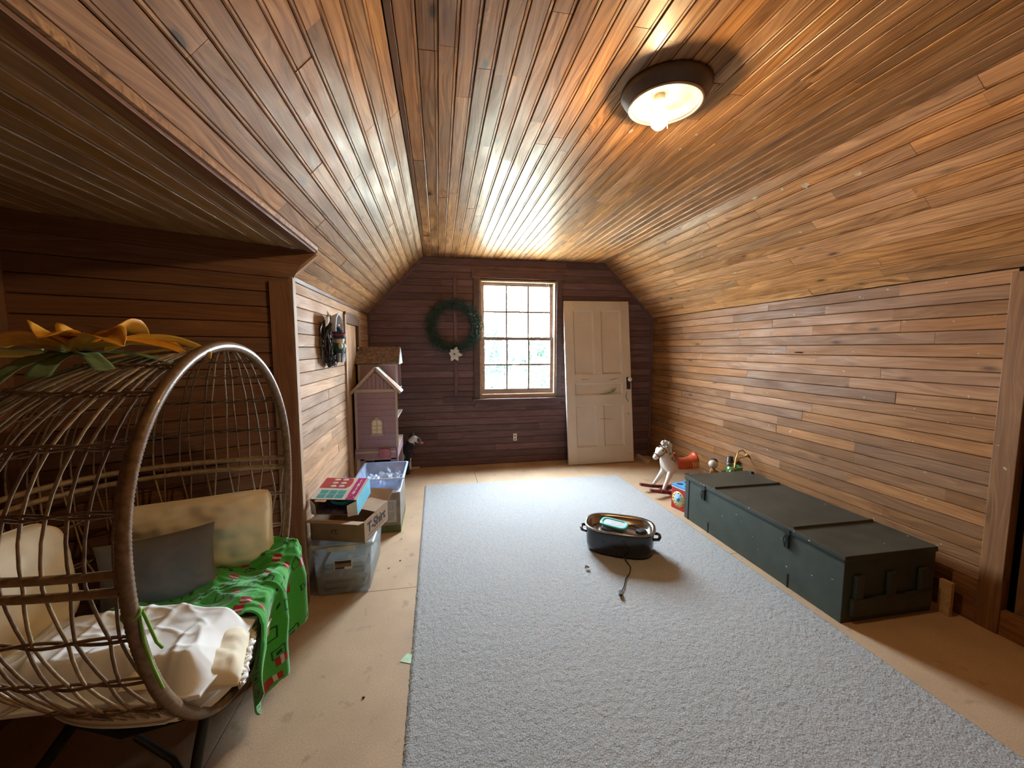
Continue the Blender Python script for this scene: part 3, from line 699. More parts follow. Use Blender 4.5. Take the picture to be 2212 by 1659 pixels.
MB().box((CW-0.03, CL-0.08, CH_), (CW+0.0, CL-0.05, CH_+0.014), bev=0.002).build('hinge', M_IRON, lid)

# scrap of board standing behind the chest
o = MB().box((2.690, 1.57, 0.0), (2.712, 1.625, 0.19), bev=0.002).build('board_scrap', W_RAW); o.rotation_euler = (0, 0, 0)
tag(o, 'short tan scrap of board standing at the near end of the chest', 'board')
o = MB().box((2.55, 4.52, 0.0), (2.60, 4.80, 0.05), bev=0.003).build('lumber_offcut', mat_plain('pale_wood_offcut', (0.55, 0.45, 0.36), rough=0.7)); tag(o, 'pale lumber offcut on the floor in the corner past the white door', 'board')
o = MB().box((-0.40, YB-0.05, 0.0), (-0.245, YB-0.026, 0.022), bev=0.002).build('wood_strip', mat_plain('pale_wood_offcut', (0.55, 0.45, 0.36))); tag(o, 'short pale wood strip lying against the gable wall by the toy pony', 'board')

# ------------------------------------------------------------------ roaster pan on the carpet
M_ENAM = mat_plain('black_enamel', (0.012, 0.013, 0.018), rough=0.16, coat=0.3, var=0.2)
M_STEEL = mat_plain('stained_steel', (0.40, 0.35, 0.30), rough=0.22, metal=1.0, var=0.25, scale=8)
ZT = 0.0125
ro = thing('electric_roaster', 'oval black electric roaster pan standing on the grey carpet', 'roaster', (1.262, 2.575, 0.0155), (0, 0, R(-28)))
def stadium(a, b, n=64, e=2.9):
    out = []
    for k in range(n):
        q = 2*math.pi*k/n
        out.append((a*math.copysign(abs(math.cos(q))**(2/e), math.cos(q)), b*math.copysign(abs(math.sin(q))**(2/e), math.sin(q))))
    return out
def loft(rings, mat, name, par, capb=False, capt=False):
    n = len(rings[0][0]); vs, fs = [], []
    for poly, z in rings: vs += [(x, y, z) for x, y in poly]
    for i in range(len(rings)-1):
        for k in range(n):
            l = (k+1) % n; fs.append((i*n+k, i*n+l, (i+1)*n+l, (i+1)*n+k))
    if capb: fs.append(tuple(reversed(range(n))))
    if capt: fs.append(tuple(range((len(rings)-1)*n, len(rings)*n)))
    return MB().add(vs, fs, smooth=True).build(name, mat, par)
RA, RB_ = 0.232, 0.158
loft([(stadium(RA-0.018, RB_-0.018), 0.0), (stadium(RA-0.006, RB_-0.006), 0.012), (stadium(RA, RB_), 0.05), (stadium(RA+0.002, RB_+0.002), 0.155), (stadium(RA-0.002, RB_-0.002), 0.168)], M_ENAM, 'body', ro, capb=True)
ins = loft([(stadium(RA+0.010, RB_+0.010), 0.168), (stadium(RA+0.013, RB_+0.013), 0.173), (stadium(RA+0.010, RB_+0.010), 0.178), (stadium(RA-0.006, RB_-0.006), 0.177), (stadium(RA-0.016, RB_-0.016), 0.165), (stadium(RA-0.026, RB_-0.026), 0.125), (stadium(RA-0.05, RB_-0.05), 0.122), (stadium(RA-0.06, RB_-0.06), 0.127), (stadium(RA-0.07, RB_-0.07), 0.122), (stadium(RA-0.09, RB_-0.09), 0.122), (stadium(RA-0.10, RB_-0.10), 0.127), (stadium(RA-0.11, RB_-0.11), 0.122)], M_STEEL, 'pan_insert', ro, capt=True)
for s_ in (-1, 1):
    MB().tube([(s_*(RA-0.002), -0.05, 0.115), (s_*(RA+0.030), -0.045, 0.118), (s_*(RA+0.040), -0.02, 0.122), (s_*(RA+0.040), 0.02, 0.122), (s_*(RA+0.030), 0.045, 0.118), (s_*(RA-0.002), 0.05, 0.115)], 0.011, 8).build('handle', M_ENAM, ro)
MB().box((-0.03, -RB_-0.006, 0.03), (0.03, -RB_+0.002, 0.075), bev=0.003).build('control_box', M_ENAM, ro)
# power cord with plug, running over the carpet
cd = MB().tube([(0.04, -RB_+0.0, 0.012), (0.06, -RB_-0.04, 0.005), (0.085, -RB_-0.10, 0.004), (0.08, -RB_-0.17, 0.004), (0.055, -RB_-0.25, 0.004), (0.05, -RB_-0.33, 0.004), (0.035, -RB_-0.40, 0.005)], 0.0035, 8).build('power_cord', mat_plain('black_rubber', (0.014, 0.014, 0.015), rough=0.6), ro)
pm = Matrix.Translation((0.033, -RB_-0.415, 0.008)) @ Matrix.Rotation(R(8), 4, 'Z')
MB().box((-0.010, -0.022, -0.007), (0.010, 0.022, 0.009), pm, bev=0.003).build('plug', mat_plain('black_rubber', (0.014, 0.014, 0.015)), cd)
for s_ in (-1, 1): MB().box((s_*0.006-0.001, -0.040, -0.002), (s_*0.006+0.001, -0.022, 0.004), pm).build('prong', mat_plain('brass_prong', (0.6, 0.45, 0.2), rough=0.35, metal=1.0), cd)
# container with teal lid lying in the roaster, and a dark scoop beside it
tcn = thing('food_container', 'small clear container with a turquoise lid lying in the roaster', 'container', (1.235, 2.61, ZT+0.132), (R(3), R(2), R(-42)))
loft([(stadium(0.082, 0.048, 40, 4), 0.0), (stadium(0.090, 0.056, 40, 4), 0.030)], mat_clear('milky_plastic', (0.95, 0.98, 1.0), 0.2, 0.5, (0.7, 0.72, 0.75)), 'base', tcn, capb=True)
lo2 = loft([(stadium(0.090, 0.056, 40, 4), 0.030), (stadium(0.098, 0.064, 40, 4), 0.032), (stadium(0.098, 0.064, 40, 4), 0.042), (stadium(0.092, 0.058, 40, 4), 0.045), (stadium(0.080, 0.046, 40, 4), 0.045), (stadium(0.076, 0.042, 40, 4), 0.040)], mat_plain('turquoise_plastic', (0.16, 0.60, 0.55), rough=0.3), 'lid', tcn)
loft([(stadium(0.076, 0.042, 40, 4), 0.040), (stadium(0.07, 0.036, 40, 4), 0.0405)], mat_plain('frosted_window', (0.62, 0.64, 0.68), rough=0.25), 'lid_window', lo2, capt=True)
sc = thing('battery_pack', 'small black plastic gadget beside the turquoise-lidded container in the roaster', 'gadget', (1.392, 2.498, ZT+0.132), (0, 0, R(20)))
MB().box((-0.04, -0.022, 0), (0.03, 0.022, 0.028), bev=0.006).build('body', mat_plain('black_plastic', (0.02, 0.02, 0.022), rough=0.35), sc)
MB().tube([(0.03, 0, 0.015), (0.06, 0.02, 0.02), (0.05, 0.055, 0.03), (-0.02, 0.09, 0.03), (-0.09, 0.105, 0.025)], 0.0025, 6).build('wire', mat_plain('black_rubber', (0.014, 0.014, 0.015)), sc)

# ------------------------------------------------------------------ little things on the floor
o = MB().add([(0, 0, 0.001), (0.052, -0.022, 0.001), (0.062, 0.030, 0.002), (0.030, 0.045, 0.001), (0, 0, 0.002), (0.052, -0.022, 0.002), (0.062, 0.030, 0.003), (0.030, 0.045, 0.002)], [(3,2,1,0),(4,5,6,7),(0,1,5,4),(1,2,6,5),(2,3,7,6),(3,0,4,7)]).build('paper_scrap', mat_plain('pale_green_paper', (0.50, 0.70, 0.50), rough=0.8)); o.location = (-0.200, 1.79, 0)
tag(o, 'pale green paper scrap on the floor at the carpet edge', 'paper')
o = MB().grid(lambda u, v: (0.018*(u-0.5), 0.012*(v-0.5)*(1-abs(2*u-1)**2)*2, 0.0135+0.007*abs(v-0.5)*2+0.004*math.sin(u*3)), 6, 4).build('dry_leaf', mat_plain('dry_leaf_brown', (0.16, 0.10, 0.07), rough=0.9)); o.location = (0.932, 2.353, 0); mod(o, 'SOLIDIFY', thickness=0.0008); o.scale = (1.6, 1.6, 1.2)
tag(o, 'tiny brown dry leaf on the carpet near the roaster', 'leaf')
for i, (x, y, lab) in enumerate(((-0.30, 3.02, 'tiny pale crumb on the floor beside the picture box'), (-0.345, 2.62, 'tiny pale crumb on the floor beside the stacked cartons'), (-0.28, 2.70, 'tiny dark crumb on the floor between cartons and carpet'), (-0.33, 1.62, 'tiny dark crumb on the floor in front of the wicker chair'))):
    o = MB().sphere((0, 0, 0), (0.007, 0.004, 0.003), 7, 5).build('crumb', mat_plain('crumb_pale', (0.55, 0.42, 0.28)) if i < 2 else mat_plain('crumb_dark', (0.08, 0.05, 0.03))); o.location = (x, y, 0.003); tag(o, lab, 'debris', 'crumbs on the floor')

# ------------------------------------------------------------------ wicker egg chair
M_WICK = mat_plain('brown_wicker', (0.190, 0.115, 0.062), rough=0.36, var=0.35, scale=60, coat=0.15)
M_WICK2 = mat_plain('tan_wicker', (0.33, 0.23, 0.125), rough=0.40, var=0.3, scale=60, coat=0.1)
M_BLACK = mat_plain('black_steel_tube', (0.012, 0.012, 0.013), rough=0.45, metal=0.3)
EX, EY, EZ, EA, EBT, EBB, EN, EM, ED = -0.748, 1.587, 0.931, 0.525, 0.526, 0.727, 2.035, 2.5, 0.80
def egg_k(z):
    w = z - EZ; bb = EBT if w > 0 else EBB
    return max(0.0, 1 - min(1.0, abs(w/bb))**EN)**(1/EN)
def spow(x, e): return math.copysign(abs(x)**e, x)
def egg(z, ph):
    k = egg_k(z)
    return Vector((EX - ED*k*abs(math.sin(ph))**(2/EM), EY + EA*k*spow(math.cos(ph), 2/EM), z))
egg_ch = thing('wicker_egg_chair', 'brown wicker double egg chair on a black steel base in the alcove', 'chair', (0, 0, 0))
pts, rs = [], []
NRIM = 640
for k in range(NRIM):
    t = 2*math.pi*k/NRIM; s_ = math.sin(t)
    pts.append((EX, EY + EA*spow(math.cos(t), 2/EN), EZ + (EBT if s_ > 0 else EBB)*spow(s_, 2/EN)))
    rs.append(0.0165 + (0.0012 if k % 2 else -0.0008))
MB().tube(pts, rs, 10, closed=True).build('rim', M_WICK, egg_ch)
for zz in (0.910, 0.866):
    pp = [egg(zz, math.pi*i/48) for i in range(49)]
    MB().tube(pp, 0.0115, 8).build('hoop', M_WICK2, egg_ch)
def arc_phis(z, n):
    ps = [math.pi*i/400 for i in range(401)]; P = [egg(z, p) for p in ps]; d = [0]
    for i in range(400): d.append(d[-1] + (P[i+1]-P[i]).length)
    out, j = [], 0
    for k in range(n):
        L = d[-1]*(k+0.5)/n
        while d[j+1] < L: j += 1
        out.append(ps[j] + (ps[j+1]-ps[j])*(L-d[j])/(d[j+1]-d[j]))
    return out
RZ = [1.395, 1.325, 1.205, 1.055, 0.888, 0.735, 0.590, 0.450, 0.330]
for zz in RZ:
    if abs(zz-0.888) < 0.01: continue
    mb = MB()
    for st in (0, 1):
        pp = []
        for i in range(121):
            p = egg(zz, math.pi*i/120); c = Vector((EX, EY, zz)); rad = (p-c).normalized()
            q = i/120*math.pi*22 + st*math.pi
            pp.append(p + rad*0.0055*math.cos(q) + Vector((0, 0, 0.0065*math.sin(q))))
        mb.tube(pp, 0.0045, 5)
    mb.build('wicker_ring', M_WICK, egg_ch)
NSTK = 23
phs = arc_phis(0.888, NSTK); dphi = math.pi/NSTK
zl = [1.448, 1.395, 1.325, 1.205, 1.055, 0.888, 0.735, 0.590, 0.450, 0.330, 0.24]
for i, p0 in enumerate(phs):
    for s_ in (-1, 1):
        pp = []
        for k, z in enumerate(zl):
            # the two canes of a pair part and meet again from ring to ring
            sp = (0.06 if k in (6, 8, 10) else 0.22) if z < 0.9 else (0.17 if k in (4, 2) else 0.13)
            sp *= dphi*s_
            pp.append((z, min(math.pi-0.01, max(0.01, p0 + sp))))
        path = []
        for k in range(len(pp)-1):
            for t in (0, 0.34, 0.67): path.append(egg(pp[k][0]*(1-t)+pp[k+1][0]*t, pp[k][1]*(1-t)+pp[k+1][1]*t))
        path.append(egg(*pp[-1]))
        MB().tube(path, 0.0039, 6).build('wicker_stake', M_WICK if (i+(s_ > 0)) % 3 else M_WICK2, egg_ch)
# base
legs = [(-0.735, 1.925), (-0.795, 1.300), (-1.28, 1.86), (-1.30, 1.29)]
tops = [(-0.765, 1.84), (-0.775, 1.385), (-1.14, 1.78), (-1.16, 1.41)]
for (lx, ly), (tx, ty) in zip(legs, tops):
    MB().tube([(tx, ty, 0.265), ((tx+lx)/2, (ty+ly)/2, 0.15), (lx, ly, 0.012), (lx, ly, 0.0)], 0.0165, 10).build('leg', M_BLACK, egg_ch)
def rail(pts, r=0.015): return MB().tube(pts, r, 10).build('base_rail', M_BLACK, egg_ch)
rail([(-0.765, 1.84, 0.262), (-0.752, 1.60, 0.225), (-0.775, 1.385, 0.262)])
rail([(-0.775, 1.385, 0.255), (-1.0, 1.36, 0.235), (-1.16, 1.41, 0.255)])
rail([(-1.16, 1.41, 0.255), (-1.17, 1.60, 0.23), (-1.14, 1.78, 0.255)])
rail([(-0.765, 1.84, 0.255), (-0.95, 1.86, 0.235), (-1.14, 1.78, 0.255)])
for a_, b2, c_ in (((-0.792, 1.318, 0.045), (-0.86, 1.345, 0.13), (-0.97, 1.362, 0.218)), ((-0.739, 1.905, 0.045), (-0.80, 1.885, 0.13), (-0.90, 1.862, 0.218))):
    MB().tube([a_, (a_[0]*0.6+b2[0]*0.4, a_[1]*0.6+b2[1]*0.4, 0.07), b2, c_], 0.011, 8).build('brace', M_BLACK, egg_ch)

# cushions
def fabric(name, col, rough=0.85, weave=900.0, bump=0.12, var=0.08, scale=5):
    return mat_plain(name, col, rough=rough, var=var, scale=scale, bump=bump, bscale=weave, spec=0.2)
M_CREAM = fabric('cream_cotton', (0.82, 0.73, 0.55)); M_WHITE = fabric('white_cotton', (0.86, 0.85, 0.82)); M_GREY = fabric('grey_linen', (0.16, 0.155, 0.155), var=0.14)
def pillow_mb(w, h, t, seed, n=34, pw=0.42, wr=0.010, corner=0.05, rc=0.0):
    mb = MB()
    for sd in (1, -1):
        def f(u, v):
            a, c = 2*u-1, 2*v-1
            # the outline bows in between the pulled-out corners
            q_ = 1 - rc*(abs(a)*abs(c))**5; x = a*w/2*(1 - corner*(1-c*c)*abs(a))*q_; y = c*h/2*(1 - corner*(1-a*a)*abs(c))*q_
            e = max(0, 1-a*a)*max(0, 1-c*c)
            z = sd*t/2*(e**pw)
            k = wr*(nz((a*2.2+seed, c*2.2, sd*1.3+seed)) + 0.5*nz((a*6+seed, c*6, seed))) * min(1, e*4)
            return (x, y, z + k)
        mb.grid(f if sd > 0 else (lambda u, v, f=f: f(1-u, v)), n, n)
    return mb
def cushion(name, label, w, h, t, M, mat, seed, piping=True, **kw):
    o = pillow_mb(w, h, t, seed, **kw).build(name, mat); o.matrix_basis = M
    tag(o, label, 'cushion' if 'cushion' in name else 'pillow')
    if piping:
        cn = kw.get('corner', 0.05); pp = []
        for k in range(96):
            q = k/24; s_ = q - int(q); e = int(q)
            a, c = ((-1+2*s_, -1), (1, -1+2*s_), (1-2*s_, 1), (-1, 1-2*s_))[e]
            q_ = 1 - kw.get('rc', 0)*(abs(a)*abs(c))**5; pp.append((a*w/2*(1-cn*(1-c*c)*abs(a))*q_, c*h/2*(1-cn*(1-a*a)*abs(c))*q_, 0))
        MB().tube(pp, 0.0035, 6, closed=True).build('piping', mat, o)
    return o
def orient(c, xa, up):
    xa = Vector(xa).normalized(); up = Vector(up); up = (up - xa*up.dot(xa)).normalized(); return frame_m(c, xa, up, xa.cross(up))
cushion('back_cushion', 'cream cushion standing against the far side of the wicker chair', 0.57, 0.35, 0.13, orient((-1.055, 1.915, 0.618), (0.955, 0.295, 0), (0.02, 0.12, 1)), M_CREAM, 1.0, pw=0.36, corner=0.03, rc=0.07, wr=0.020)
cushion('back_cushion', 'cream cushion seen through the near canes at the back of the wicker chair', 0.50, 0.40, 0.13, orient((-1.375, 1.42, 0.655), (0.12, 1, 0), (-0.12, 0, 1)), M_CREAM, 2.0, pw=0.36, corner=0.0, rc=0.20, wr=0.018)
cushion('throw_pillow', 'dark grey square throw pillow inside the wicker chair', 0.37, 0.28, 0.11, orient((-1.10, 1.735, 0.575), (0.93, 0.36, 0.04), (-0.06, 0.2, 1)), M_GREY, 3.0, piping=False, pw=0.45, corner=0.07, wr=0.010)
# seat pad filling the bowl of the chair: follows the shell at the back, straight at the front
def seat_outline(z, k):
    out = []
    for i in range(41):
        p = egg(z, math.pi*(0.02+0.96*i/40)); out.append(Vector((-0.97 + (p.x+0.97)*0.955, EY + (p.y-EY)*0.955, 0)))
    a_, c_ = out[-1], out[0]
    for i in range(1, 20):
        t = i/20; e = 4*t*(1-t)
        out.append(Vector((a_.x*(1-t)+c_.x*t + 0.125*e**0.35, a_.y*(1-t)+c_.y*t, 0)))
    c = Vector((-0.97, EY, 0))
    return [c + (p-c)*k for p in out]
rings = [(0.30, 0.0, 0.262), (0.30, 0.6, 0.255), (0.30, 0.86, 0.266), (0.34, 0.985, 0.305), (0.385, 1.0, 0.348), (0.40, 0.985, 0.385), (0.41, 0.93, 0.408), (0.41, 0.80, 0.425), (0.41, 0.5, 0.440), (0.41, 0.2, 0.447), (0.41, 0.0, 0.448)]
vs, fs = [], []; NO = 60
for (zo, k, z) in rings:
    for p in seat_outline(zo, k): vs.append((p.x, p.y, z + (0.010*nz((p.x*7, p.y*7, 3)) if z > 0.4 else 0)))
for i in range(len(rings)-1):
    for k in range(NO): fs.append((i*NO+k, (i+1)*NO+k, (i+1)*NO+(k+1) % NO, i*NO+(k+1) % NO))
seat = tag(MB().add(vs, fs, smooth=True).build('seat_cushion', M_CREAM), 'cream seat cushion filling the bowl of the wicker chair', 'cushion')
MB().tube([(p.x, p.y, 0.348) for p in seat_outline(0.385, 1.004)], 0.005, 6, closed=True).build('piping', M_WHITE, seat)
# rumpled white cushion cover lying on the near half of the seat
def sstep(x): x = max(0.0, min(1.0, x)); return x*x*(3-2*x)
def crease(x, y, sd, f): return (1 - min(1.0, abs(nz((x*f+sd, y*f*0.6+sd, sd)))*3.2))**2
def cover_pt(u, v):
    x = -1.36 + 0.67*u; y = 1.225 + 0.35*v
    e = sstep(u/0.16)*sstep((1-u)/0.13)*sstep(v/0.2)*sstep((1-v)/0.2)
    x += 0.022*nz((x*3, y*7, 5)); y += 0.022*nz((x*6, y*3, 4))
    z = 0.440 + 0.012*nz((x*6, y*6, 2)) + e*(0.085 + 0.026*nz((x*3.4, y*3.4, 7)) + 0.016*crease(x, y, 1.3, 5.0) + 0.009*crease(x, y, 4.1, 10.0) + 0.004*crease(y, x, 7.7, 19.0)) + 0.028*(1-u)
    return (x, y, z)
o = MB().grid(cover_pt, 130, 80).build('cushion_cover', M_WHITE); mod(o, 'SOLIDIFY', thickness=0.012, offset=-1.0)
tag(o, 'rumpled white cushion cover lying on the near half of the seat', 'cushion cover')
LM = orient((-0.805, 1.410, 0.445), (0.93, 0.25, -0.30), (-0.25, 0.96, 0.0))
o = pillow_mb(0.30, 0.32, 0.125, 5.0, pw=0.40, wr=0.012, corner=0.04).build('cushion_cover', M_CREAM); o.matrix_basis = LM
tag(o, 'cream pillow with a white ruffled edge at the front of the seat', 'cushion cover')
rp = []
for k in range(121):
    t = k/120*2; a_, c_ = ((1, -1+2*t) if t < 1 else (1-2*(t-1), 1))
    rp.append((a_*0.15 + 0.006*math.sin(k*1.7), c_*0.16 + 0.006*math.cos(k*1.3), 0.008*math.sin(k*2.1)))
MB().tube(rp, 0.011, 7, flat=0.6).build('ruffle', M_WHITE, o)

# green fleece blanket with a scattered block print
M_BLK, nt, b = nodes_of('green_fleece'); MATS['green_fleece'] = M_BLK
uvn = N(nt, 'ShaderNodeUVMap'); uvn.uv_map = 'UVMap'
sc_ = N(nt, 'ShaderNodeVectorMath', operation='SCALE'); sc_.inputs['Scale'].default_value = 13.5; nt.links.new(uvn.outputs[0], sc_.inputs[0])
vo = N(nt, 'ShaderNodeTexVoronoi', distance='CHEBYCHEV', voronoi_dimensions='2D'); vo.inputs['Scale'].default_value = 1.0; vo.inputs['Randomness'].default_value = 0.75
nt.links.new(sc_.outputs[0], vo.inputs['Vector'])
sp = N(nt, 'ShaderNodeSeparateColor'); nt.links.new(vo.outputs['Color'], sp.inputs[0])
lv = N(nt, 'ShaderNodeVectorMath', operation='SUBTRACT'); nt.links.new(sc_.outputs[0], lv.inputs[0]); nt.links.new(vo.outputs['Position'], lv.inputs[1])
sx = N(nt, 'ShaderNodeSeparateXYZ'); nt.links.new(lv.outputs[0], sx.inputs[0])
dist = vo.outputs['Distance']
n1 = N(nt, 'ShaderNodeTexNoise'); n1.inputs['Scale'].default_value = 300.0; nt.links.new(uvn.outputs[0], n1.inputs['Vector'])
green = ramp(nt, n1.outputs[0], [(0.3, (0.035, 0.27, 0.030)), (0.7, (0.075, 0.42, 0.060))]).outputs[0]
isred = math_n(nt, 'LESS_THAN', sp.outputs[0], 0.27)
sq = math_n(nt, 'LESS_THAN', dist, 0.27)
redm = math_n(nt, 'MULTIPLY', isred, sq)
band = math_n(nt, 'LESS_THAN', math_n(nt, 'ABSOLUTE', sx.outputs[1]), 0.075)
outl = math_n(nt, 'MULTIPLY', math_n(nt, 'LESS_THAN', math_n(nt, 'ABSOLUTE', math_n(nt, 'SUBTRACT', dist, 0.25)), 0.035), math_n(nt, 'GREATER_THAN', sp.outputs[0], 0.55))
dotm = math_n(nt, 'MULTIPLY', math_n(nt, 'LESS_THAN', dist, 0.11), math_n(nt, 'GREATER_THAN', sp.outputs[1], 0.45))
c = mixc(nt, outl, green, (0.008, 0.06, 0.014)); c = mixc(nt, dotm, c, (0.008, 0.05, 0.014))
red = mixc(nt, band, (0.33, 0.010, 0.014), (0.55, 0.45, 0.42)); c = mixc(nt, redm, c, red)
nt.links.new(c, b.inputs['Base Color']); b.inputs['Roughness'].default_value = 0.95; b.inputs['Sheen Weight'].default_value = 0.4; b.inputs['Specular IOR Level'].default_value = 0.1
def blanket_pt(u, v):
    # u: from inside the seat to the hanging hem, v: from the near side to the far side
    L = 1.05*u
    lie = 0.52
    near = 1 - v
    y0 = 1.555 - 0.15*sstep((u-0.58)/0.3); y = y0 + (2.03-y0)*v + 0.02*math.sin(u*5+v*3)*v
    hem = 0.37 - 0.13*max(0, (v-0.5)/0.5)**0.8 + 0.025*math.sin(v*9+1)
    hem *= 0.6 + 0.4*min(1, v/0.22)
    top = 0.470 + 0.055*max(0, (v-0.72)/0.28)**1.5 + 0.022*nz((u*5, v*5, 3)) + 0.014*crease(u, v, 2.2, 6.0) + 0.008*crease(v, u, 6.1, 12.0)
    if u < 0.55:
        t = u/0.55; x = -1.20 + 0.472*t; z = top + 0.02*math.sin(t*6+v*9)*0.6
        x += 0.0
        y += -0.03*near*math.sin(t*3)
    else:
        t = (u-0.55)/0.45; s_ = t*hem*1.15
        rr = 0.045
        if s_ < rr*math.pi/2:
            q = s_/rr; x = -0.728 + rr*math.sin(q); z = top - rr*(1-math.cos(q))
        else:
            x = -0.728 + rr + 0.004; z = top - rr - (s_-rr*math.pi/2)
        fold = min(1, t*2.2)
        x += fold*(0.026*math.sin(v*15+0.6+t*0.8) + 0.012*math.sin(v*31+t*2)) + 0.012*t*(1-v)
        y += fold*(0.018*math.sin(v*15+2.0)) + 0.05*t*(0.5-v)*0 + 0.02*t
    return (x, y, z)
o = MB().grid(blanket_pt, 110, 90, uvfn=lambda u, v: (u*1.0, v*0.67)).build('fleece_blanket', M_BLK); mod(o, 'SOLIDIFY', thickness=0.007, offset=0.0)
tag(o, 'bright green fleece blanket with red and dark blocks hanging off the chair', 'blanket')
# green yarn tied to the near rim
def rim_pt(t):
    s_ = math.sin(t); return Vector((EX, EY + EA*spow(math.cos(t), 2/EN), EZ + (EBT if s_ > 0 else EBB)*spow(s_, 2/EN)))
yn = MB()
c0 = rim_pt(math.pi+0.17)
yn.tube([c0 + Vector((0.019*math.cos(q), 0.019*math.sin(q)*0.6, 0.012*math.sin(q))) for q in [i*0.42 for i in range(15)]], 0.0035, 6, closed=True)
yn.tube([c0 + Vector(p) for p in ((0.018, 0.01, 0.0), (0.026, 0.018, -0.05), (0.030, 0.03, -0.10), (0.034, 0.042, -0.125))], 0.0038, 6)
yn.tube([c0 + Vector(p) for p in ((0.018, 0.0, 0.0), (0.020, 0.004, -0.08), (0.024, 0.02, -0.16), (0.026, 0.045, -0.24))], 0.0036, 6)
tag(yn.build('green_yarn', fabric('lime_yarn', (0.24, 0.50, 0.09))), 'lime green yarn tied around the near rim of the wicker chair', 'yarn')

# paper flower lying on top of the chair
M_ORANGE = mat_plain('orange_foil_paper', (0.86, 0.42, 0.05), rough=0.38, var=0.12); M_YEL = mat_plain('yellow_ribbon', (0.90, 0.68, 0.18), rough=0.4, var=0.08)
M_PGRN = mat_plain('green_crepe_paper', (0.20, 0.34, 0.19), rough=0.7, var=0.15); M_RUST = mat_plain('rust_paper', (0.55, 0.13, 0.02), rough=0.5)
fw_ = thing('paper_flower', 'big orange paper flower with green leaves on top of the wicker chair', 'paper flower', (-1.06, 1.40, 1.425))
def strip(name, mat, ang, L, w, rise, droop, z0=0.0, r0=0.02, tip=0.0, fold=0.25, tw=0.0):
    def f(u, v):
        r = r0 + L*u; wd = w*(math.sin(math.pi*min(1, 0.12+0.88*u))**0.7 if tip else 1.0)*(1 if not tip else 1)
        a = v-0.5
        z = z0 + rise*math.sin(u*math.pi*0.75) - droop*u*u + fold*wd*abs(a)*2*(1 if tip else 0.3) + 0.006*nz((u*4+ang, v*3, ang))
        y = a*wd
        p = Vector((r, y*math.cos(tw*u), z + y*math.sin(tw*u)))
        return Matrix.Rotation(ang, 3, 'Z') @ p
    o = MB().grid(lambda u, v: f(u, v)*0.88, 16, 6).build(name, mat, fw_); mod(o, 'SOLIDIFY', thickness=0.0012); return o
for k, (ang, L, w, ri, dr) in enumerate(((10, 0.30, 0.10, 0.035, 0.045), (62, 0.20, 0.13, 0.065, -0.01), (118, 0.24, 0.12, 0.07, 0.04), (170, 0.31, 0.11, 0.045, 0.08), (225, 0.22, 0.12, 0.03, 0.05), (285, 0.17, 0.11, 0.055, 0.0), (335, 0.21, 0.12, 0.05, 0.02))):
    strip('petal', M_ORANGE, R(ang), L, w, ri, dr, z0=0.02, tip=1.0, tw=0.5*(-1)**k)
strip('petal', M_RUST, R(300), 0.09, 0.07, 0.03, 0.0, z0=0.03, tip=1.0)
for (ang, L, w, ri, dr) in ((205, 0.30, 0.055, 0.01, -0.02), (255, 0.20, 0.075, 0.0, 0.09), (280, 0.16, 0.060, 0.0, 0.07), (320, 0.24, 0.050, 0.005, 0.055), (355, 0.30, 0.05, 0.01, 0.05)):
    strip('leaf', M_PGRN, R(ang), L, w, ri, dr, z0=0.012)
def loop(pts, w):
    def f(u, v):
        x = u*(len(pts)-1); i = min(len(pts)-2, int(x)); t = x-i
        p0, p1, p2, p3 = (Vector(pts[max(0, i-1)]), Vector(pts[i]), Vector(pts[i+1]), Vector(pts[min(len(pts)-1, i+2)]))
        p = 0.5*((2*p1) + (-p0+p2)*t + (2*p0-5*p1+4*p2-p3)*t*t + (-p0+3*p1-3*p2+p3)*t**3)
        return p + Vector((0, 0.35, 1)).normalized()*(v-0.5)*w
    o = MB().grid(f, 36, 3).build('ribbon', M_YEL, fw_); mod(o, 'SOLIDIFY', thickness=0.001)
loop([(0.06, 0.02, 0.02), (0.14, 0.05, 0.055), (0.22, 0.06, 0.055), (0.29, 0.06, 0.03), (0.335, 0.05, 0.0)], 0.022)
loop([(-0.08, 0.0, 0.01), (-0.18, -0.06, 0.01), (-0.27, -0.12, -0.02), (-0.30, -0.2, -0.06), (-0.24, -0.24, -0.055), (-0.18, -0.20, -0.02)], 0.028)

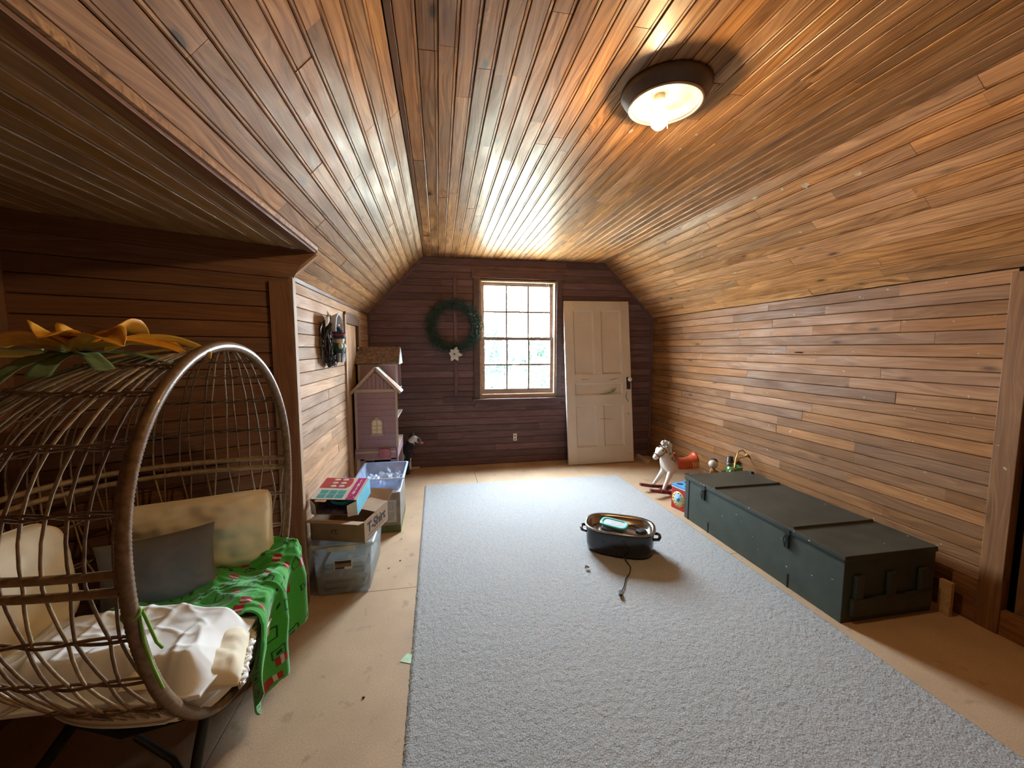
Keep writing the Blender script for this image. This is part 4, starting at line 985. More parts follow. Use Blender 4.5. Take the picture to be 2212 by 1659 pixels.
# ------------------------------------------------------------------ helpers for boxes and print
def text(body, size, M, mat, par, name='lettering', ext=0.0004, align='CENTER', bold=0.0):
    cu = bpy.data.curves.new(name, 'FONT'); cu.body = body; cu.size = size; cu.extrude = ext; cu.align_x = align; cu.align_y = 'CENTER'; cu.offset = bold
    tmp = bpy.data.objects.new('tmp', cu); COL.objects.link(tmp); bpy.context.view_layer.update()
    me = bpy.data.meshes.new_from_object(tmp.evaluated_get(bpy.context.evaluated_depsgraph_get())); bpy.data.objects.remove(tmp)
    me.materials.clear(); me.materials.append(mat); return link(name, me, par, M)
def tote(name, label, loc, rotz, wb_, lb, wt, lt, h, mat, rim_mat, rim=0.012, cat='storage bin', t=0.003):
    """open tapered plastic bin with a rolled rim"""
    o = thing(name, label, cat, loc, (0, 0, rotz))
    def rr(w, l, z, r=0.025):
        out = []
        for (sx_, sy_, q0) in ((1, 1, 0), (-1, 1, 90), (-1, -1, 180), (1, -1, 270)):
            for k in range(5):
                q = R(q0 + 22.5*k); out.append((sx_*(w/2-r) + r*math.cos(q), sy_*(l/2-r) + r*math.sin(q)))
        return (out, z)
    loft([rr(wb_-0.012, lb-0.012, 0.004), rr(wb_, lb, 0.012), rr(wt, lt, h), rr(wt-2*t, lt-2*t, h), rr(wb_-2*t, lb-2*t, 0.012)], mat, 'body', o, capb=True, capt=True)
    loft([rr(wt, lt, h-0.008), rr(wt+2*rim, lt+2*rim, h-0.006), rr(wt+2*rim, lt+2*rim, h+0.004), rr(wt-2*t, lt-2*t, h+0.006)], rim_mat, 'rim', o)
    return o, rr
M_CLR = mat_clear('clear_bin_plastic', (0.92, 0.95, 0.97), 0.18, 0.30, (0.66, 0.70, 0.72))
M_CLR2 = mat_clear('pale_blue_bin_plastic', (0.86, 0.92, 1.0), 0.15, 0.42, (0.55, 0.68, 0.92))
M_RIMC = mat_plain('frosted_white_plastic', (0.60, 0.63, 0.64), rough=0.3)
M_RIMB = mat_clear('frosted_blue_plastic', (0.85, 0.92, 1.0), 0.2, 0.75, (0.62, 0.74, 0.95))
M_CARD = mat_plain('brown_cardboard', (0.34, 0.215, 0.125), rough=0.85, var=0.1, scale=12); M_CARD_IN = mat_plain('pale_cardboard', (0.52, 0.42, 0.33), rough=0.85)
M_INK = mat_plain('black_ink', (0.02, 0.018, 0.018), rough=0.7); M_PAPER = mat_plain('white_print_paper', (0.72, 0.71, 0.72), rough=0.5, var=0.04)

# near clear bin with lid
b1, rr = tote('storage_bin', 'clear plastic bin with a white lid at the alcove corner', (-0.573, 2.605, 0), 0.0, 0.295, 0.455, 0.33, 0.49, 0.305, M_CLR, M_RIMC)
lidm = loft([rr(0.352, 0.512, 0.300, 0.03), rr(0.362, 0.522, 0.306, 0.03), rr(0.362, 0.522, 0.318, 0.03), rr(0.345, 0.505, 0.324, 0.03), rr(0.325, 0.485, 0.318, 0.03)], mat_clear('lid_plastic', (0.92, 0.96, 0.98), 0.25, 0.6, (0.62, 0.68, 0.70)), 'lid', b1, capt=True)
MB().box((-0.075, -0.266, 0.285), (0.075, -0.252, 0.312), bev=0.003).build('latch', M_RIMC, lidm)
st_ = MB().box((-0.045, -0.2306, 0.175), (0.055, -0.2296, 0.235)).build('sticker', M_PAPER, b1); st_.rotation_euler = (R(3.4), 0, 0)
for k, (x0, x1, z0, z1, c_) in enumerate(((-0.040, 0.05, 0.212, 0.229, (0.03, 0.03, 0.03)), (-0.040, 0.05, 0.192, 0.210, (0.25, 0.16, 0.09)), (-0.040, 0.012, 0.178, 0.190, (0.05, 0.05, 0.06)))):
    MB().box((x0, -0.2316, z0), (x1, -0.2307, z1)).build('print_block', mat_plain('sticker_ink_%d' % k, c_, rough=0.6), st_)
bc = random.Random(4)
for k in range(5):
    w, l, h_ = bc.uniform(0.22, 0.26), bc.uniform(0.33, 0.40), 0.028
    zz = 0.014 + sum([0.031]*k)
    o = MB().box((-w/2, -l/2, 0), (w/2, l/2, h_), bev=0.003).build('board_game', mat_plain('game_box_%d' % k, ((0.36, 0.30, 0.22), (0.10, 0.09, 0.08), (0.30, 0.31, 0.30), (0.17, 0.18, 0.17), (0.42, 0.42, 0.38))[k], rough=0.6))
    o.location = (-0.573+bc.uniform(-0.006, 0.006), 2.60, zz); tag(o, ('tan flat game box at the bottom of the clear lidded bin', 'black flat game box second from the bottom in the clear lidded bin', 'grey flat game box in the middle of the clear lidded bin', 'dark grey flat game box second from the top in the clear lidded bin', 'pale flat game box on top inside the clear lidded bin')[k], 'game box', 'flat boxes in the clear bin')
# t-shirt carton
tb = thing('cardboard_box', 'brown cardboard carton marked T-Shirt on the lidded clear bin', 'box', (-0.551, 2.531, 0.3265), (0, 0, R(-17)))
bw, bl_, bh, t_ = 0.335, 0.315, 0.125, 0.004
for (lo, hi) in (((-bw/2, -bl_/2, 0), (bw/2, bl_/2, t_)), ((-bw/2, -bl_/2, t_), (-bw/2+t_, bl_/2, bh)), ((bw/2-t_, -bl_/2, t_), (bw/2, bl_/2, bh)), ((-bw/2+t_, -bl_/2, t_), (bw/2-t_, -bl_/2+t_, bh)), ((-bw/2+t_, bl_/2-t_, t_), (bw/2-t_, bl_/2, bh))):
    MB().box(lo, hi).build('wall', M_CARD, tb)
def flap(a_, b2, dirv, L, nm='flap', mat=M_CARD):
    a_, b2, dirv = Vector(a_), Vector(b2), Vector(dirv).normalized()
    n_ = (b2-a_).cross(dirv).normalized()*t_
    vs = [a_, b2, b2+dirv*L, a_+dirv*L]; vs += [v+n_ for v in vs]
    return MB().add(vs, [(3,2,1,0),(4,5,6,7),(0,1,5,4),(1,2,6,5),(2,3,7,6),(3,0,4,7)]).build(nm, mat, tb)
flap((-bw/2, -bl_/2, bh), (bw/2, -bl_/2, bh), (0, -1, 0.22), 0.075)
f2 = flap((bw/2, -0.02, bh), (bw/2, bl_/2, bh), (-1, 0, 0.16), 0.12)
flap((bw/2, bl_/2, bh), (-bw/2, bl_/2, bh), (0, 1, 0.5), 0.11)
text('T-Shirt', 0.085, Matrix.Translation((bw/2+0.0006, 0.0, 0.066)) @ Matrix(((0,0,1,0),(1,0,0,0),(0,1,0,0),(0,0,0,1))), M_INK, tb, bold=0.002)
MB().box((bw/2+0.0002, -0.11, 0.022), (bw/2+0.0008, 0.10, 0.025)).build('ink_rule', M_INK, tb)
text('rt', 0.055, Matrix.Translation((-0.02, -bl_/2-0.0006, 0.06)) @ Matrix.Rotation(R(90), 4, 'X'), mat_plain('faded_ink', (0.13, 0.08, 0.05)), tb, bold=0.001)
# printed toy box, end open, resting askew on the carton
M_MAG = mat_plain('magenta_print', (0.55, 0.03, 0.24), rough=0.4); M_TEAL = mat_plain('teal_print', (0.06, 0.42, 0.46), rough=0.4); M_CYAN = mat_plain('cyan_print', (0.16, 0.56, 0.74), rough=0.4); M_REDP = mat_plain('red_print', (0.50, 0.06, 0.08), rough=0.4)
ty = thing('toy_box', 'opened white toy box with a magenta stripe lying on the brown carton', 'box', (-0.600, 2.545, 0.492), (R(13), R(2), R(-9)))
w_, l_, h_ = 0.27, 0.235, 0.105; t2 = 0.002
for nm, lo, hi, m_ in (('bottom', (-w_/2, -l_/2, 0), (w_/2, l_/2, t2), M_CARD_IN), ('side', (-w_/2, -l_/2, t2), (-w_/2+t2, l_/2, h_), M_CARD_IN), ('side', (w_/2-t2, -l_/2, t2), (w_/2, l_/2, h_), M_CYAN), ('back', (-w_/2+t2, l_/2-t2, t2), (w_/2-t2, l_/2, h_), M_PAPER), ('top', (-w_/2, -l_/2, h_), (w_/2, l_/2, h_+t2), M_PAPER)):
    MB().box(lo, hi).build(nm, m_, ty)
zt_ = h_+t2+0.0002
MB().box((0.068, -l_/2, zt_), (0.118, l_/2, zt_+0.0006)).build('stripe', M_MAG, ty)
MB().tube([(0.093+0.020*math.cos(q), -l_/2+0.022+0.014*math.sin(q), zt_+0.001) for q in [i*math.pi/12 for i in range(24)]], 0.0012, 5, closed=True).build('oval_mark', M_PAPER, ty)
for k in range(4): MB().box((0.086+0.004*(k % 2), -0.06+k*0.042, zt_+0.0006), (0.100-0.003*(k % 2), -0.06+k*0.042+0.034, zt_+0.0010)).build('script_mark', M_PAPER, ty)
MB().prism([(-0.13, 0.0), (0.025, 0.0), (0.045, 0.02), (0.05, 0.06), (0.045, 0.10), (0.03, 0.112), (-0.13, 0.112)], zt_, zt_+0.0005, Matrix.Translation((0, 0.0, 0))).build('picture_panel', M_REDP, ty)
for k in range(6): MB().sphere((-0.085+0.05*(k // 3)+0.03, 0.018+0.036*(k % 3), zt_+0.0006), (0.019, 0.013, 0.0006), 14, 4).build('picture_dot', mat_plain('pale_pink_print' if k % 2 else 'cream_print', (0.65, 0.50, 0.62) if k % 2 else (0.70, 0.62, 0.45), rough=0.4), ty)
for i in range(3):
    for j in range(2): MB().box((-0.105+i*0.052, -0.105+j*0.044, zt_), (-0.105+i*0.052+0.046, -0.105+j*0.044+0.038, zt_+0.0005)).build('picture_tile', M_TEAL, ty)
MB().box((-0.10, -l_/2-0.022, h_-0.002), (-0.035, -l_/2, h_), bev=0.0006).build('tab', M_CARD_IN, ty)
for sx_ in (-1, 1):
    x0 = sx_*w_/2; MB().add([(x0, -l_/2, 0.008), (x0, -l_/2, h_-0.004), (x0-sx_*0.045, -l_/2-0.035, h_-0.016), (x0-sx_*0.045, -l_/2-0.035, 0.014)], [(0,1,2,3)]).build('end_flap', M_PAPER, ty)
for o_ in list(ty.children):
    if o_.name.startswith('end_flap'): mod(o_, 'SOLIDIFY', thickness=0.0016)
bl2 = tag(MB().lathe([(0, 0.0), (0.055, 0.002), (0.078, 0.022), (0.082, 0.045), (0.076, 0.047), (0.070, 0.026), (0.050, 0.010), (0, 0.009)], 32, sx=1.1).build('teal_bowl', mat_plain('teal_plastic', (0.03, 0.22, 0.30), rough=0.35)), 'teal plastic bowl-shaped toy inside the opened toy box', 'toy')
bl2.matrix_basis = Matrix.Translation((-0.580, 2.520, 0.522)) @ Matrix.Rotation(R(17), 4, 'X')
pbg = MB().grid(lambda u, v: (-0.10+0.17*u, -0.07+0.13*v, 0.016*(1+nz((u*5, v*5, 8)))+0.012*abs(nz((u*11, v*9, 2)))), 26, 20).build('plastic_bag', mat_clear('purple_bag_plastic', (0.5, 0.45, 0.55), 0.2, 0.7, (0.10, 0.07, 0.13))); pbg.matrix_basis = Matrix.Translation((-0.600, 2.475, 0.487)) @ Matrix.Rotation(R(15), 4, 'X') @ Matrix.Rotation(R(-9), 4, 'Z')
tag(pbg, 'crumpled dark plastic bag in the mouth of the opened toy box', 'bag')

# second stack: printed box carrying an open blue-tinted bin
pb_ = thing('picture_box', 'grey printed box with a green lower edge under the open bin', 'box', (-0.465, 3.37, 0))
MB().box((-0.15, -0.225, 0.0), (0.15, 0.225, 0.322), bev=0.003).build('body', mat_plain('grey_print', (0.24, 0.205, 0.175), rough=0.5, var=0.25, scale=14), pb_)
MB().box((-0.1506, -0.2256, 0.002), (0.1506, 0.2256, 0.062)).build('green_band', mat_plain('grass_print', (0.10, 0.13, 0.035), rough=0.5, var=0.4, scale=20), pb_)
fpn = MB().box((0.03, -0.2264, 0.085), (0.12, -0.2252, 0.265)).build('cabinet_picture', mat_plain('white_cabinet_print', (0.42, 0.41, 0.40), rough=0.5), pb_)
for (x0, x1, z0, z1) in ((0.05, 0.10, 0.18, 0.25), (0.05, 0.10, 0.10, 0.17)): MB().box((x0, -0.2270, z0), (x1, -0.2264, z1)).build('picture_panel', mat_plain('grey_panel_print', (0.33, 0.33, 0.33), rough=0.5), fpn)
MB().box((-0.152, -0.227, 0.322), (0.152, 0.227, 0.330), bev=0.002).build('top_edge', M_PAPER, pb_)
b2_, rr2 = tote('storage_bin', 'open blue-tinted clear bin on top of the grey printed box', (-0.470, 3.375, 0.331), 0.0, 0.31, 0.40, 0.355, 0.46, 0.105, M_CLR2, M_RIMB)
cr2 = MB().grid(lambda u, v: (-0.13+0.26*u, -0.17+0.34*v, 0.03+0.03*nz((u*4, v*4, 1))+0.035*abs(nz((u*8, v*8, 5)))), 40, 40).build('plastic_sheet', mat_clear('crinkled_film', (0.9, 0.95, 1.0), 0.12, 0.55, (0.6, 0.72, 0.9))); cr2.location = (-0.470, 3.375, 0.325)
tag(cr2, 'crinkled clear plastic film inside the open bin', 'plastic film')

# ------------------------------------------------------------------ dollhouse
M_MAUVE = mat_plain('mauve_paint', (0.30, 0.195, 0.22), rough=0.55, var=0.06); M_BEIGE = mat_plain('beige_trim_paint', (0.44, 0.35, 0.29), rough=0.55, var=0.06); M_SHING = mat_plain('brown_shingle_print', (0.17, 0.115, 0.085), rough=0.7, var=0.5, scale=35)
dh = thing('dollhouse', 'tall mauve wooden dollhouse on legs against the worn plank wall', 'dollhouse', (-0.585, 3.90, 0))
HW = 0.190
def dpart(nm, lo, hi, m_, par=dh, bev=0.0): return MB().box(lo, hi, bev=bev).build(nm, m_, par)
# front gabled wing: end wall faces the room, open side to the window
gw = MB().prism([(-HW, 0.50), (HW, 0.50), (HW, 1.05), (0.0, 1.245), (-HW, 1.05)], 0.0, 0.012, Matrix.Rotation(R(90), 4, 'X') @ Matrix.Translation((0, 0, -0.012))).build('end_wall', M_MAUVE, dh)
for k in range(9): MB().box((-HW+0.012, -0.003, 0.53+k*0.056), (HW-0.012, -0.0002, 0.53+k*0.056+0.053)).build('siding_board', M_MAUVE, gw)
for x0 in (-HW-0.004, HW-0.018): MB().box((x0, -0.007, 0.50), (x0+0.022, -0.0035, 1.05)).build('corner_trim', M_BEIGE, gw)
MB().box((-HW, -0.008, 1.035), (HW, -0.0035, 1.065)).build('band_trim', M_BEIGE, gw)
for k in range(6): MB().box((-0.105+k*0.036, -0.006, 1.067), (-0.105+k*0.036+0.031, -0.0032, 1.067+max(0.02, 0.165-abs(-0.09+k*0.036)*1.02))).build('gable_board', M_MAUVE, gw)
for sx_ in (-1, 1):
    a_ = Vector((sx_*(HW+0.035), 0, 1.025)); c_ = Vector((0, 0, 1.262)); d_ = (c_-a_); n_ = Vector((-d_.z, 0, d_.x)).normalized(); n_ = n_ if n_.z > 0 else -n_
    vs = [a_ + Vector((0, -0.02, 0)), c_ + Vector((0, -0.02, 0)), c_ + Vector((0, 0.20, 0)), a_ + Vector((0, 0.20, 0))]; vs += [v + n_*0.012 for v in vs]
    rf = MB().add(vs, [(0,1,2,3),(7,6,5,4),(4,5,1,0),(5,6,2,1),(6,7,3,2),(7,4,0,3)]).build('roof_panel', mat_plain('pale_roof_print', (0.50, 0.56, 0.58), rough=0.5) if sx_ > 0 else M_SHING, dh)
    vs = [a_ + Vector((0, -0.026, 0)), c_ + Vector((0, -0.026, 0)), c_ + Vector((0, -0.0205, 0)), a_ + Vector((0, -0.0205, 0))]; vs = [v - n_*0.012 for v in vs] + [v + n_*0.014 for v in vs]
    MB().add(vs, [(0,1,2,3),(7,6,5,4),(4,5,1,0),(5,6,2,1),(6,7,3,2),(7,4,0,3)]).build('barge_board', M_BEIGE, rf)
    if sx_ > 0: MB().add([a_.lerp(c_, 0.1)+n_*0.0125+Vector((0, 0.0, 0)), a_.lerp(c_, 0.62)+n_*0.0125, a_.lerp(c_, 0.62)+n_*0.0125+Vector((0, 0.13, 0)), a_.lerp(c_, 0.1)+n_*0.0125+Vector((0, 0.13, 0))], [(0,1,2,3)]).build('roof_picture', mat_plain('terracotta_print', (0.48, 0.22, 0.13), rough=0.6), rf)
# window
wn = MB().prism([(-0.052, 0.0), (0.052, 0.0), (0.052, 0.115), (0.035, 0.140), (0, 0.150), (-0.035, 0.140), (-0.052, 0.115)], 0, 0.006, Matrix.Translation((0.0, -0.0035, 0.635)) @ Matrix.Rotation(R(90), 4, 'X')).build('window', M_BEIGE, dh)
MB().prism([(-0.042, 0.008), (0.042, 0.008), (0.042, 0.112), (0.028, 0.130), (0, 0.138), (-0.028, 0.130), (-0.042, 0.112)], 0.0062, 0.0072, Matrix.Translation((0.0, -0.0035, 0.635)) @ Matrix.Rotation(R(90), 4, 'X')).build('pane', mat_plain('pale_yellow_pane', (0.68, 0.63, 0.40), rough=0.35), wn)
for (lo, hi) in (((-0.003, -0.0125, 0.643), (0.003, -0.0108, 0.772)), ((-0.042, -0.0125, 0.675), (0.042, -0.0108, 0.680)), ((-0.042, -0.0125, 0.715), (0.042, -0.0108, 0.720))): MB().box(lo, hi).build('glazing_bar', M_BEIGE, wn)
MB().box((-0.06, -0.018, 0.622), (0.06, -0.0035, 0.635)).build('window_sill', M_BEIGE, wn)
MB().box((-0.012, -0.014, 0.782), (0.012, -0.0035, 0.80)).build('keystone', M_BEIGE, wn)
# back wall against the plank wall, floors, skirt, legs
dpart('back_panel', (-HW, 0.012, 0.50), (-HW+0.010, 0.56, 1.05), M_MAUVE)
for zf in (0.50, 0.78, 1.04): dpart('floor', (-HW+0.010, 0.012, zf-0.006), (HW-0.002, 0.56, zf+0.006), M_BEIGE)
dpart('room_divider', (-HW+0.010, 0.19, 0.506), (HW-0.03, 0.20, 0.774), mat_plain('green_room_print', (0.20, 0.42, 0.16), rough=0.6, var=0.3, scale=20))
dpart('room_divider', (-HW+0.010, 0.19, 0.786), (HW-0.03, 0.20, 1.034), mat_plain('pale_room_print', (0.50, 0.58, 0.58), rough=0.6, var=0.15, scale=20))
dpart('skirt_panel', (-HW-0.012, -0.012, 0.40), (HW-0.02, 0.0, 0.50), M_MAUVE)
dpart('skirt_rail', (-HW-0.012, -0.018, 0.455), (HW-0.02, -0.0125, 0.475), M_BEIGE)
dpart('skirt_side', (HW-0.016, -0.012, 0.40), (HW-0.004, 0.56, 0.494), M_MAUVE)
dpart('awning', (0.02, -0.055, 0.405), (0.115, -0.0185, 0.50), mat_plain('red_film', (0.36, 0.10, 0.09), rough=0.25, var=0.3, scale=30), bev=0.006)
for (x0, y0) in ((-HW+0.0, 0.0), (HW-0.075, 0.0), (-HW, 0.49), (HW-0.075, 0.49)): dpart('leg', (x0, y0, 0.0), (x0+0.07, y0+0.03, 0.40), M_MAUVE, bev=0.003)
dpart('leg_trim', (-HW-0.004, -0.004, 0.0), (-HW+0.028, -0.0004, 0.40), M_BEIGE)
dpart('bottom_board', (-HW, 0.0, 0.384), (HW-0.02, 0.56, 0.398), M_BEIGE)
# tall tower behind
dpart('tower_end', (-HW-0.005, 0.21, 1.05), (HW-0.01, 0.222, 1.30), M_MAUVE)
dpart('tower_back', (-HW-0.005, 0.224, 1.05), (-HW+0.005, 0.56, 1.30), M_MAUVE)
dpart('tower_end', (-HW-0.005, 0.548, 1.05), (HW-0.01, 0.56, 1.30), M_MAUVE)
dpart('tower_trim', (HW-0.03, 0.204, 1.05), (HW-0.008, 0.2095, 1.30), M_BEIGE)
dpart('tower_trim', (-HW-0.006, 0.204, 1.05), (-HW+0.016, 0.2095, 1.30), M_BEIGE)
dpart('tower_trim', (-HW+0.017, 0.204, 1.275), (HW-0.031, 0.2095, 1.30), M_BEIGE)
for (ya, yb) in ((0.185, 0.385), (0.585, 0.385)):
    vs = [Vector((-HW-0.03, ya, 1.292)), Vector((HW+0.005, ya, 1.292)), Vector((HW+0.005, yb, 1.455)), Vector((-HW-0.03, yb, 1.455))]; n_ = Vector((0, -0.63 if ya < yb else 0.63, 0.77))*0.012; vs += [v+n_ for v in vs]
    MB().add(vs, [(3,2,1,0),(4,5,6,7),(0,1,5,4),(1,2,6,5),(2,3,7,6),(3,0,4,7)]).build('tower_roof', M_SHING, dh)
MB().add([(HW+0.006, 0.19, 1.29), (HW+0.006, 0.58, 1.29), (HW+0.006, 0.385, 1.452), (HW+0.010, 0.19, 1.29), (HW+0.010, 0.58, 1.29), (HW+0.010, 0.385, 1.452)], [(2,1,0),(3,4,5),(0,1,4,3),(1,2,5,4),(2,0,3,5)]).build('tower_gable', mat_plain('pale_roof_print', (0.50, 0.56, 0.58)), dh)
# dark bag stored under the dollhouse
o = MB().sphere((0, 0, 0.14), (0.13, 0.16, 0.14), 24, 14).build('stuffed_bag', mat_clear('black_bag_plastic', (0.1, 0.1, 0.1), 0.25, 0.97, (0.03, 0.03, 0.035))); o.location = (-0.585, 4.15, 0)
for v in o.data.vertices: v.co += Vector((nz(v.co*9, 1), nz(v.co*9+Vector((5, 0, 0)), 1), nz(v.co*9+Vector((0, 5, 0)), 1)*0.5))*0.022; v.co.z = max(0.001, v.co.z)
tag(o, 'black plastic bag stuffed under the dollhouse', 'bag')

# ------------------------------------------------------------------ animals and toys
def skin_body(name, verts, edges, radii, mat, parent, sub=2, root=0):
    bm = bmesh.new(); lay = bm.verts.layers.skin.verify(); vs = [bm.verts.new(v) for v in verts]
    for i, v in enumerate(vs):
        r = radii[i]; v[lay].radius = (r, r) if not isinstance(r, tuple) else r
        v[lay].use_root = (i == root)
    for a, c in edges: bm.edges.new((vs[a], vs[c]))
    me = bpy.data.meshes.new(name); bm.to_mesh(me); bm.free(); me.materials.append(mat)
    o = link(name, me, parent); m1 = mod(o, 'SKIN'); m1.use_smooth_shade = True; m2 = mod(o, 'SUBSURF'); m2.levels = sub; m2.render_levels = sub
    bpy.context.view_layer.update()
    me2 = bpy.data.meshes.new_from_object(o.evaluated_get(bpy.context.evaluated_depsgraph_get()))
    o.modifiers.clear(); o.data = me2
    for p in me2.polygons: p.use_smooth = True
    return o
# white rocking horse
M_HORSE = mat_plain('ivory_horse_paint', (0.66, 0.60, 0.51), rough=0.5, var=0.06); M_ROCK = mat_plain('dark_red_paint', (0.17, 0.022, 0.025), rough=0.4)
M_STRAP = mat_plain('brown_leather', (0.10, 0.035, 0.025), rough=0.5); M_HOOF = mat_plain('black_hoof', (0.02, 0.018, 0.018), rough=0.4); M_SADDLE = mat_plain('orange_red_saddle', (0.48, 0.075, 0.025), rough=0.35)
rh = thing('rocking_horse', 'white wooden rocking horse with a red saddle past the far end of the chest', 'rocking horse', (2.31, 3.57, 0), (0, 0, R(4)))
V = [(0.10, 0, 0.262), (-0.02, 0, 0.255), (-0.085, 0, 0.285), (-0.105, 0, 0.355), (-0.095, 0, 0.425), (-0.085, 0, 0.470), (-0.145, 0, 0.425), (-0.200, 0, 0.375), (-0.225, 0, 0.352), (0.22, 0, 0.265), (0.27, 0, 0.255),
     (-0.060, 0.052, 0.225), (-0.105, 0.066, 0.150), (-0.165, 0.085, 0.055), (-0.060, -0.052, 0.225), (-0.105, -0.066, 0.150), (-0.165, -0.085, 0.055),
     (0.24, 0.052, 0.215), (0.285, 0.066, 0.140), (0.31, 0.085, 0.055), (0.24, -0.052, 0.215), (0.285, -0.066, 0.140), (0.31, -0.085, 0.055)]
E_ = [(0,1),(1,2),(2,3),(3,4),(4,5),(4,6),(6,7),(7,8),(0,9),(9,10),(2,11),(11,12),(12,13),(2,14),(14,15),(15,16),(9,17),(17,18),(18,19),(9,20),(20,21),(21,22)]
Rr = [0.075, 0.072, 0.072, 0.052, 0.042, 0.030, 0.042, 0.030, 0.024, 0.078, 0.05] + [0.034, 0.022, 0.015]*4
skin_body('body', V, E_, Rr, M_HORSE, rh)
for (x, y) in ((-0.172, 0.085), (-0.172, -0.085), (0.315, 0.085), (0.315, -0.085)): MB().lathe([(0, 0.062), (0.016, 0.060), (0.022, 0.034), (0, 0.034)], 14, Matrix.Translation((x, y, 0))).build('hoof', M_HOOF, rh)
for s_ in (-1, 1):
    arc = [(-0.31 + 0.80*t, s_*0.09, 0.012 + 0.10*(t-0.52)**2*2.0) for t in [i/16 for i in range(17)]]
    mbk = MB(); n_ = len(arc); vs = []
    for (x, y, z) in arc: vs += [(x, y-0.013, z-0.008), (x, y+0.013, z-0.008), (x, y+0.013, z+0.020), (x, y-0.013, z+0.020)]
    fs = [(0, 3, 2, 1), (4*n_-4, 4*n_-3, 4*n_-2, 4*n_-1)]
    for i in range(n_-1):
        for k in range(4): fs.append((4*i+k, 4*i+(k+1) % 4, 4*i+4+(k+1) % 4, 4*i+4+k))
    mbk.add(vs, fs).build('rocker', M_ROCK, rh)
for x in (-0.08, 0.22): MB().box((x-0.02, -0.076, 0.018), (x+0.02, 0.076, 0.030), bev=0.002).build('cross_slat', M_ROCK, rh)
for s_ in (-1, 1):
    er = MB().lathe([(0.0, 0.045), (0.006, 0.03), (0.011, 0.01), (0.009, 0.0)], 10, Matrix.Translation((-0.078, s_*0.026, 0.490)) @ Matrix.Rotation(R(-s_*12), 4, 'X')).build('ear', M_HORSE, rh)
    MB().sphere((-0.148, s_*0.040, 0.442), (0.009, 0.004, 0.007), 10, 8).build('eye', M_HOOF, rh)
mn = MB(); mr = random.Random(8)
for k in range(26):
    t = k/25; z = 0.505 - 0.20*t; x = -0.065 + 0.055*t + 0.012*math.sin(k)
    mn.sphere((x + mr.uniform(-0.01, 0.012), mr.uniform(-0.022, 0.022), z), (0.020, 0.018, 0.022), 8, 6)
for k in range(8): mn.sphere((-0.105 + mr.uniform(-0.02, 0.02), mr.uniform(-0.02, 0.02), 0.500 + mr.uniform(-0.012, 0.016)), 0.017, 8, 6)
mn.build('mane', mat_plain('grey_white_mane', (0.52, 0.48, 0.42), rough=0.8, bump=0.5, bscale=120), rh)
def ring(c, rx, rz, ax_, r, mat, nm='bridle_strap'):
    ax_ = Vector(ax_).normalized(); a_ = Vector((0, 1, 0)); b2 = ax_.cross(a_).normalized()
    MB().tube([Vector(c) + a_*rx*math.cos(q) + b2*rz*math.sin(q) for q in [i*math.pi/14 for i in range(28)]], r, 6, closed=True).build(nm, mat, rh)
hd = (-0.77, 0, -0.63)
ring((-0.192, 0, 0.383), 0.034, 0.036, hd, 0.0045, M_STRAP); ring((-0.118, 0, 0.440), 0.047, 0.052, hd, 0.0045, M_STRAP)
for s_ in (-1, 1): MB().tube([(-0.192, s_*0.034, 0.383), (-0.155, s_*0.046, 0.400), (-0.118, s_*0.048, 0.435)], 0.004, 6).build('bridle_strap', M_STRAP, rh)
sd_ = MB().grid(lambda u, v: (0.005 + 0.24*u, 0.084*math.sin((v-0.5)*3.3), 0.258 + 0.084*math.cos((v-0.5)*3.3) + 0.055*(2*u-1)**4*max(0.1, math.cos((v-0.5)*3.0))), 20, 18).build('saddle', M_SADDLE, rh); mod(sd_, 'SOLIDIFY', thickness=0.012)
MB().lathe([(0, 0.03), (0.010, 0.026), (0.013, 0.014), (0.008, 0.0)], 12, Matrix.Translation((0.012, 0, 0.375))).build('pommel', M_SADDLE, rh)
for k in range(4): MB().tube([(0.16+0.02*k, -0.078, 0.33), (0.165+0.02*k, -0.098, 0.30), (0.16+0.02*k, -0.10, 0.255)], 0.004, 5).build('fringe', mat_plain('amber_cord', (0.50, 0.24, 0.05), rough=0.6), rh)

# red activity cube
ac_ = thing('activity_cube', 'red toy activity cube with a clock face beside the chest end', 'toy', (2.192, 3.150, 0), (0, 0, R(14)))
CU = 0.095
MB().box((-CU, -CU, 0), (CU, CU, 0.20), bev=0.008).build('body', mat_plain('red_toy_plastic', (0.46, 0.022, 0.025), rough=0.35), ac_)
tp = MB().box((-CU+0.002, -CU+0.002, 0.2003), (CU-0.002, CU-0.002, 0.222), bev=0.005).build('top_tray', mat_plain('blue_toy_plastic', (0.10, 0.36, 0.66), rough=0.35), ac_)
MB().box((-CU-0.002, -CU-0.002, 0.196), (CU+0.002, CU+0.002, 0.2002)).build('white_edge', M_PAPER, ac_)
for (x, y) in ((-0.045, -0.045), (0.045, -0.045), (-0.045, 0.045), (0.045, 0.045)): MB().lathe([(0.0, 0.2228), (0.026, 0.2228), (0.030, 0.2224)], 18, Matrix.Translation((x, y, 0))).build('shape_hole', mat_plain('dark_blue_hole', (0.015, 0.04, 0.10), rough=0.6), tp)
ck = MB().lathe([(0, 0.004), (0.066, 0.004), (0.070, 0.0)], 36, Matrix.Translation((-CU-0.0002, 0.012, 0.098)) @ Matrix.Rotation(R(-90), 4, 'Y')).build('clock_face', mat_plain('yellow_toy_print', (0.66, 0.56, 0.18), rough=0.4), ac_)
MB().lathe([(0, 0.0055), (0.042, 0.0055), (0.044, 0.0042)], 30, Matrix.Translation((-CU-0.0002, 0.012, 0.110)) @ Matrix.Rotation(R(-90), 4, 'Y')).build('clock_center', mat_plain('pale_blue_print', (0.36, 0.55, 0.74), rough=0.4), ck)
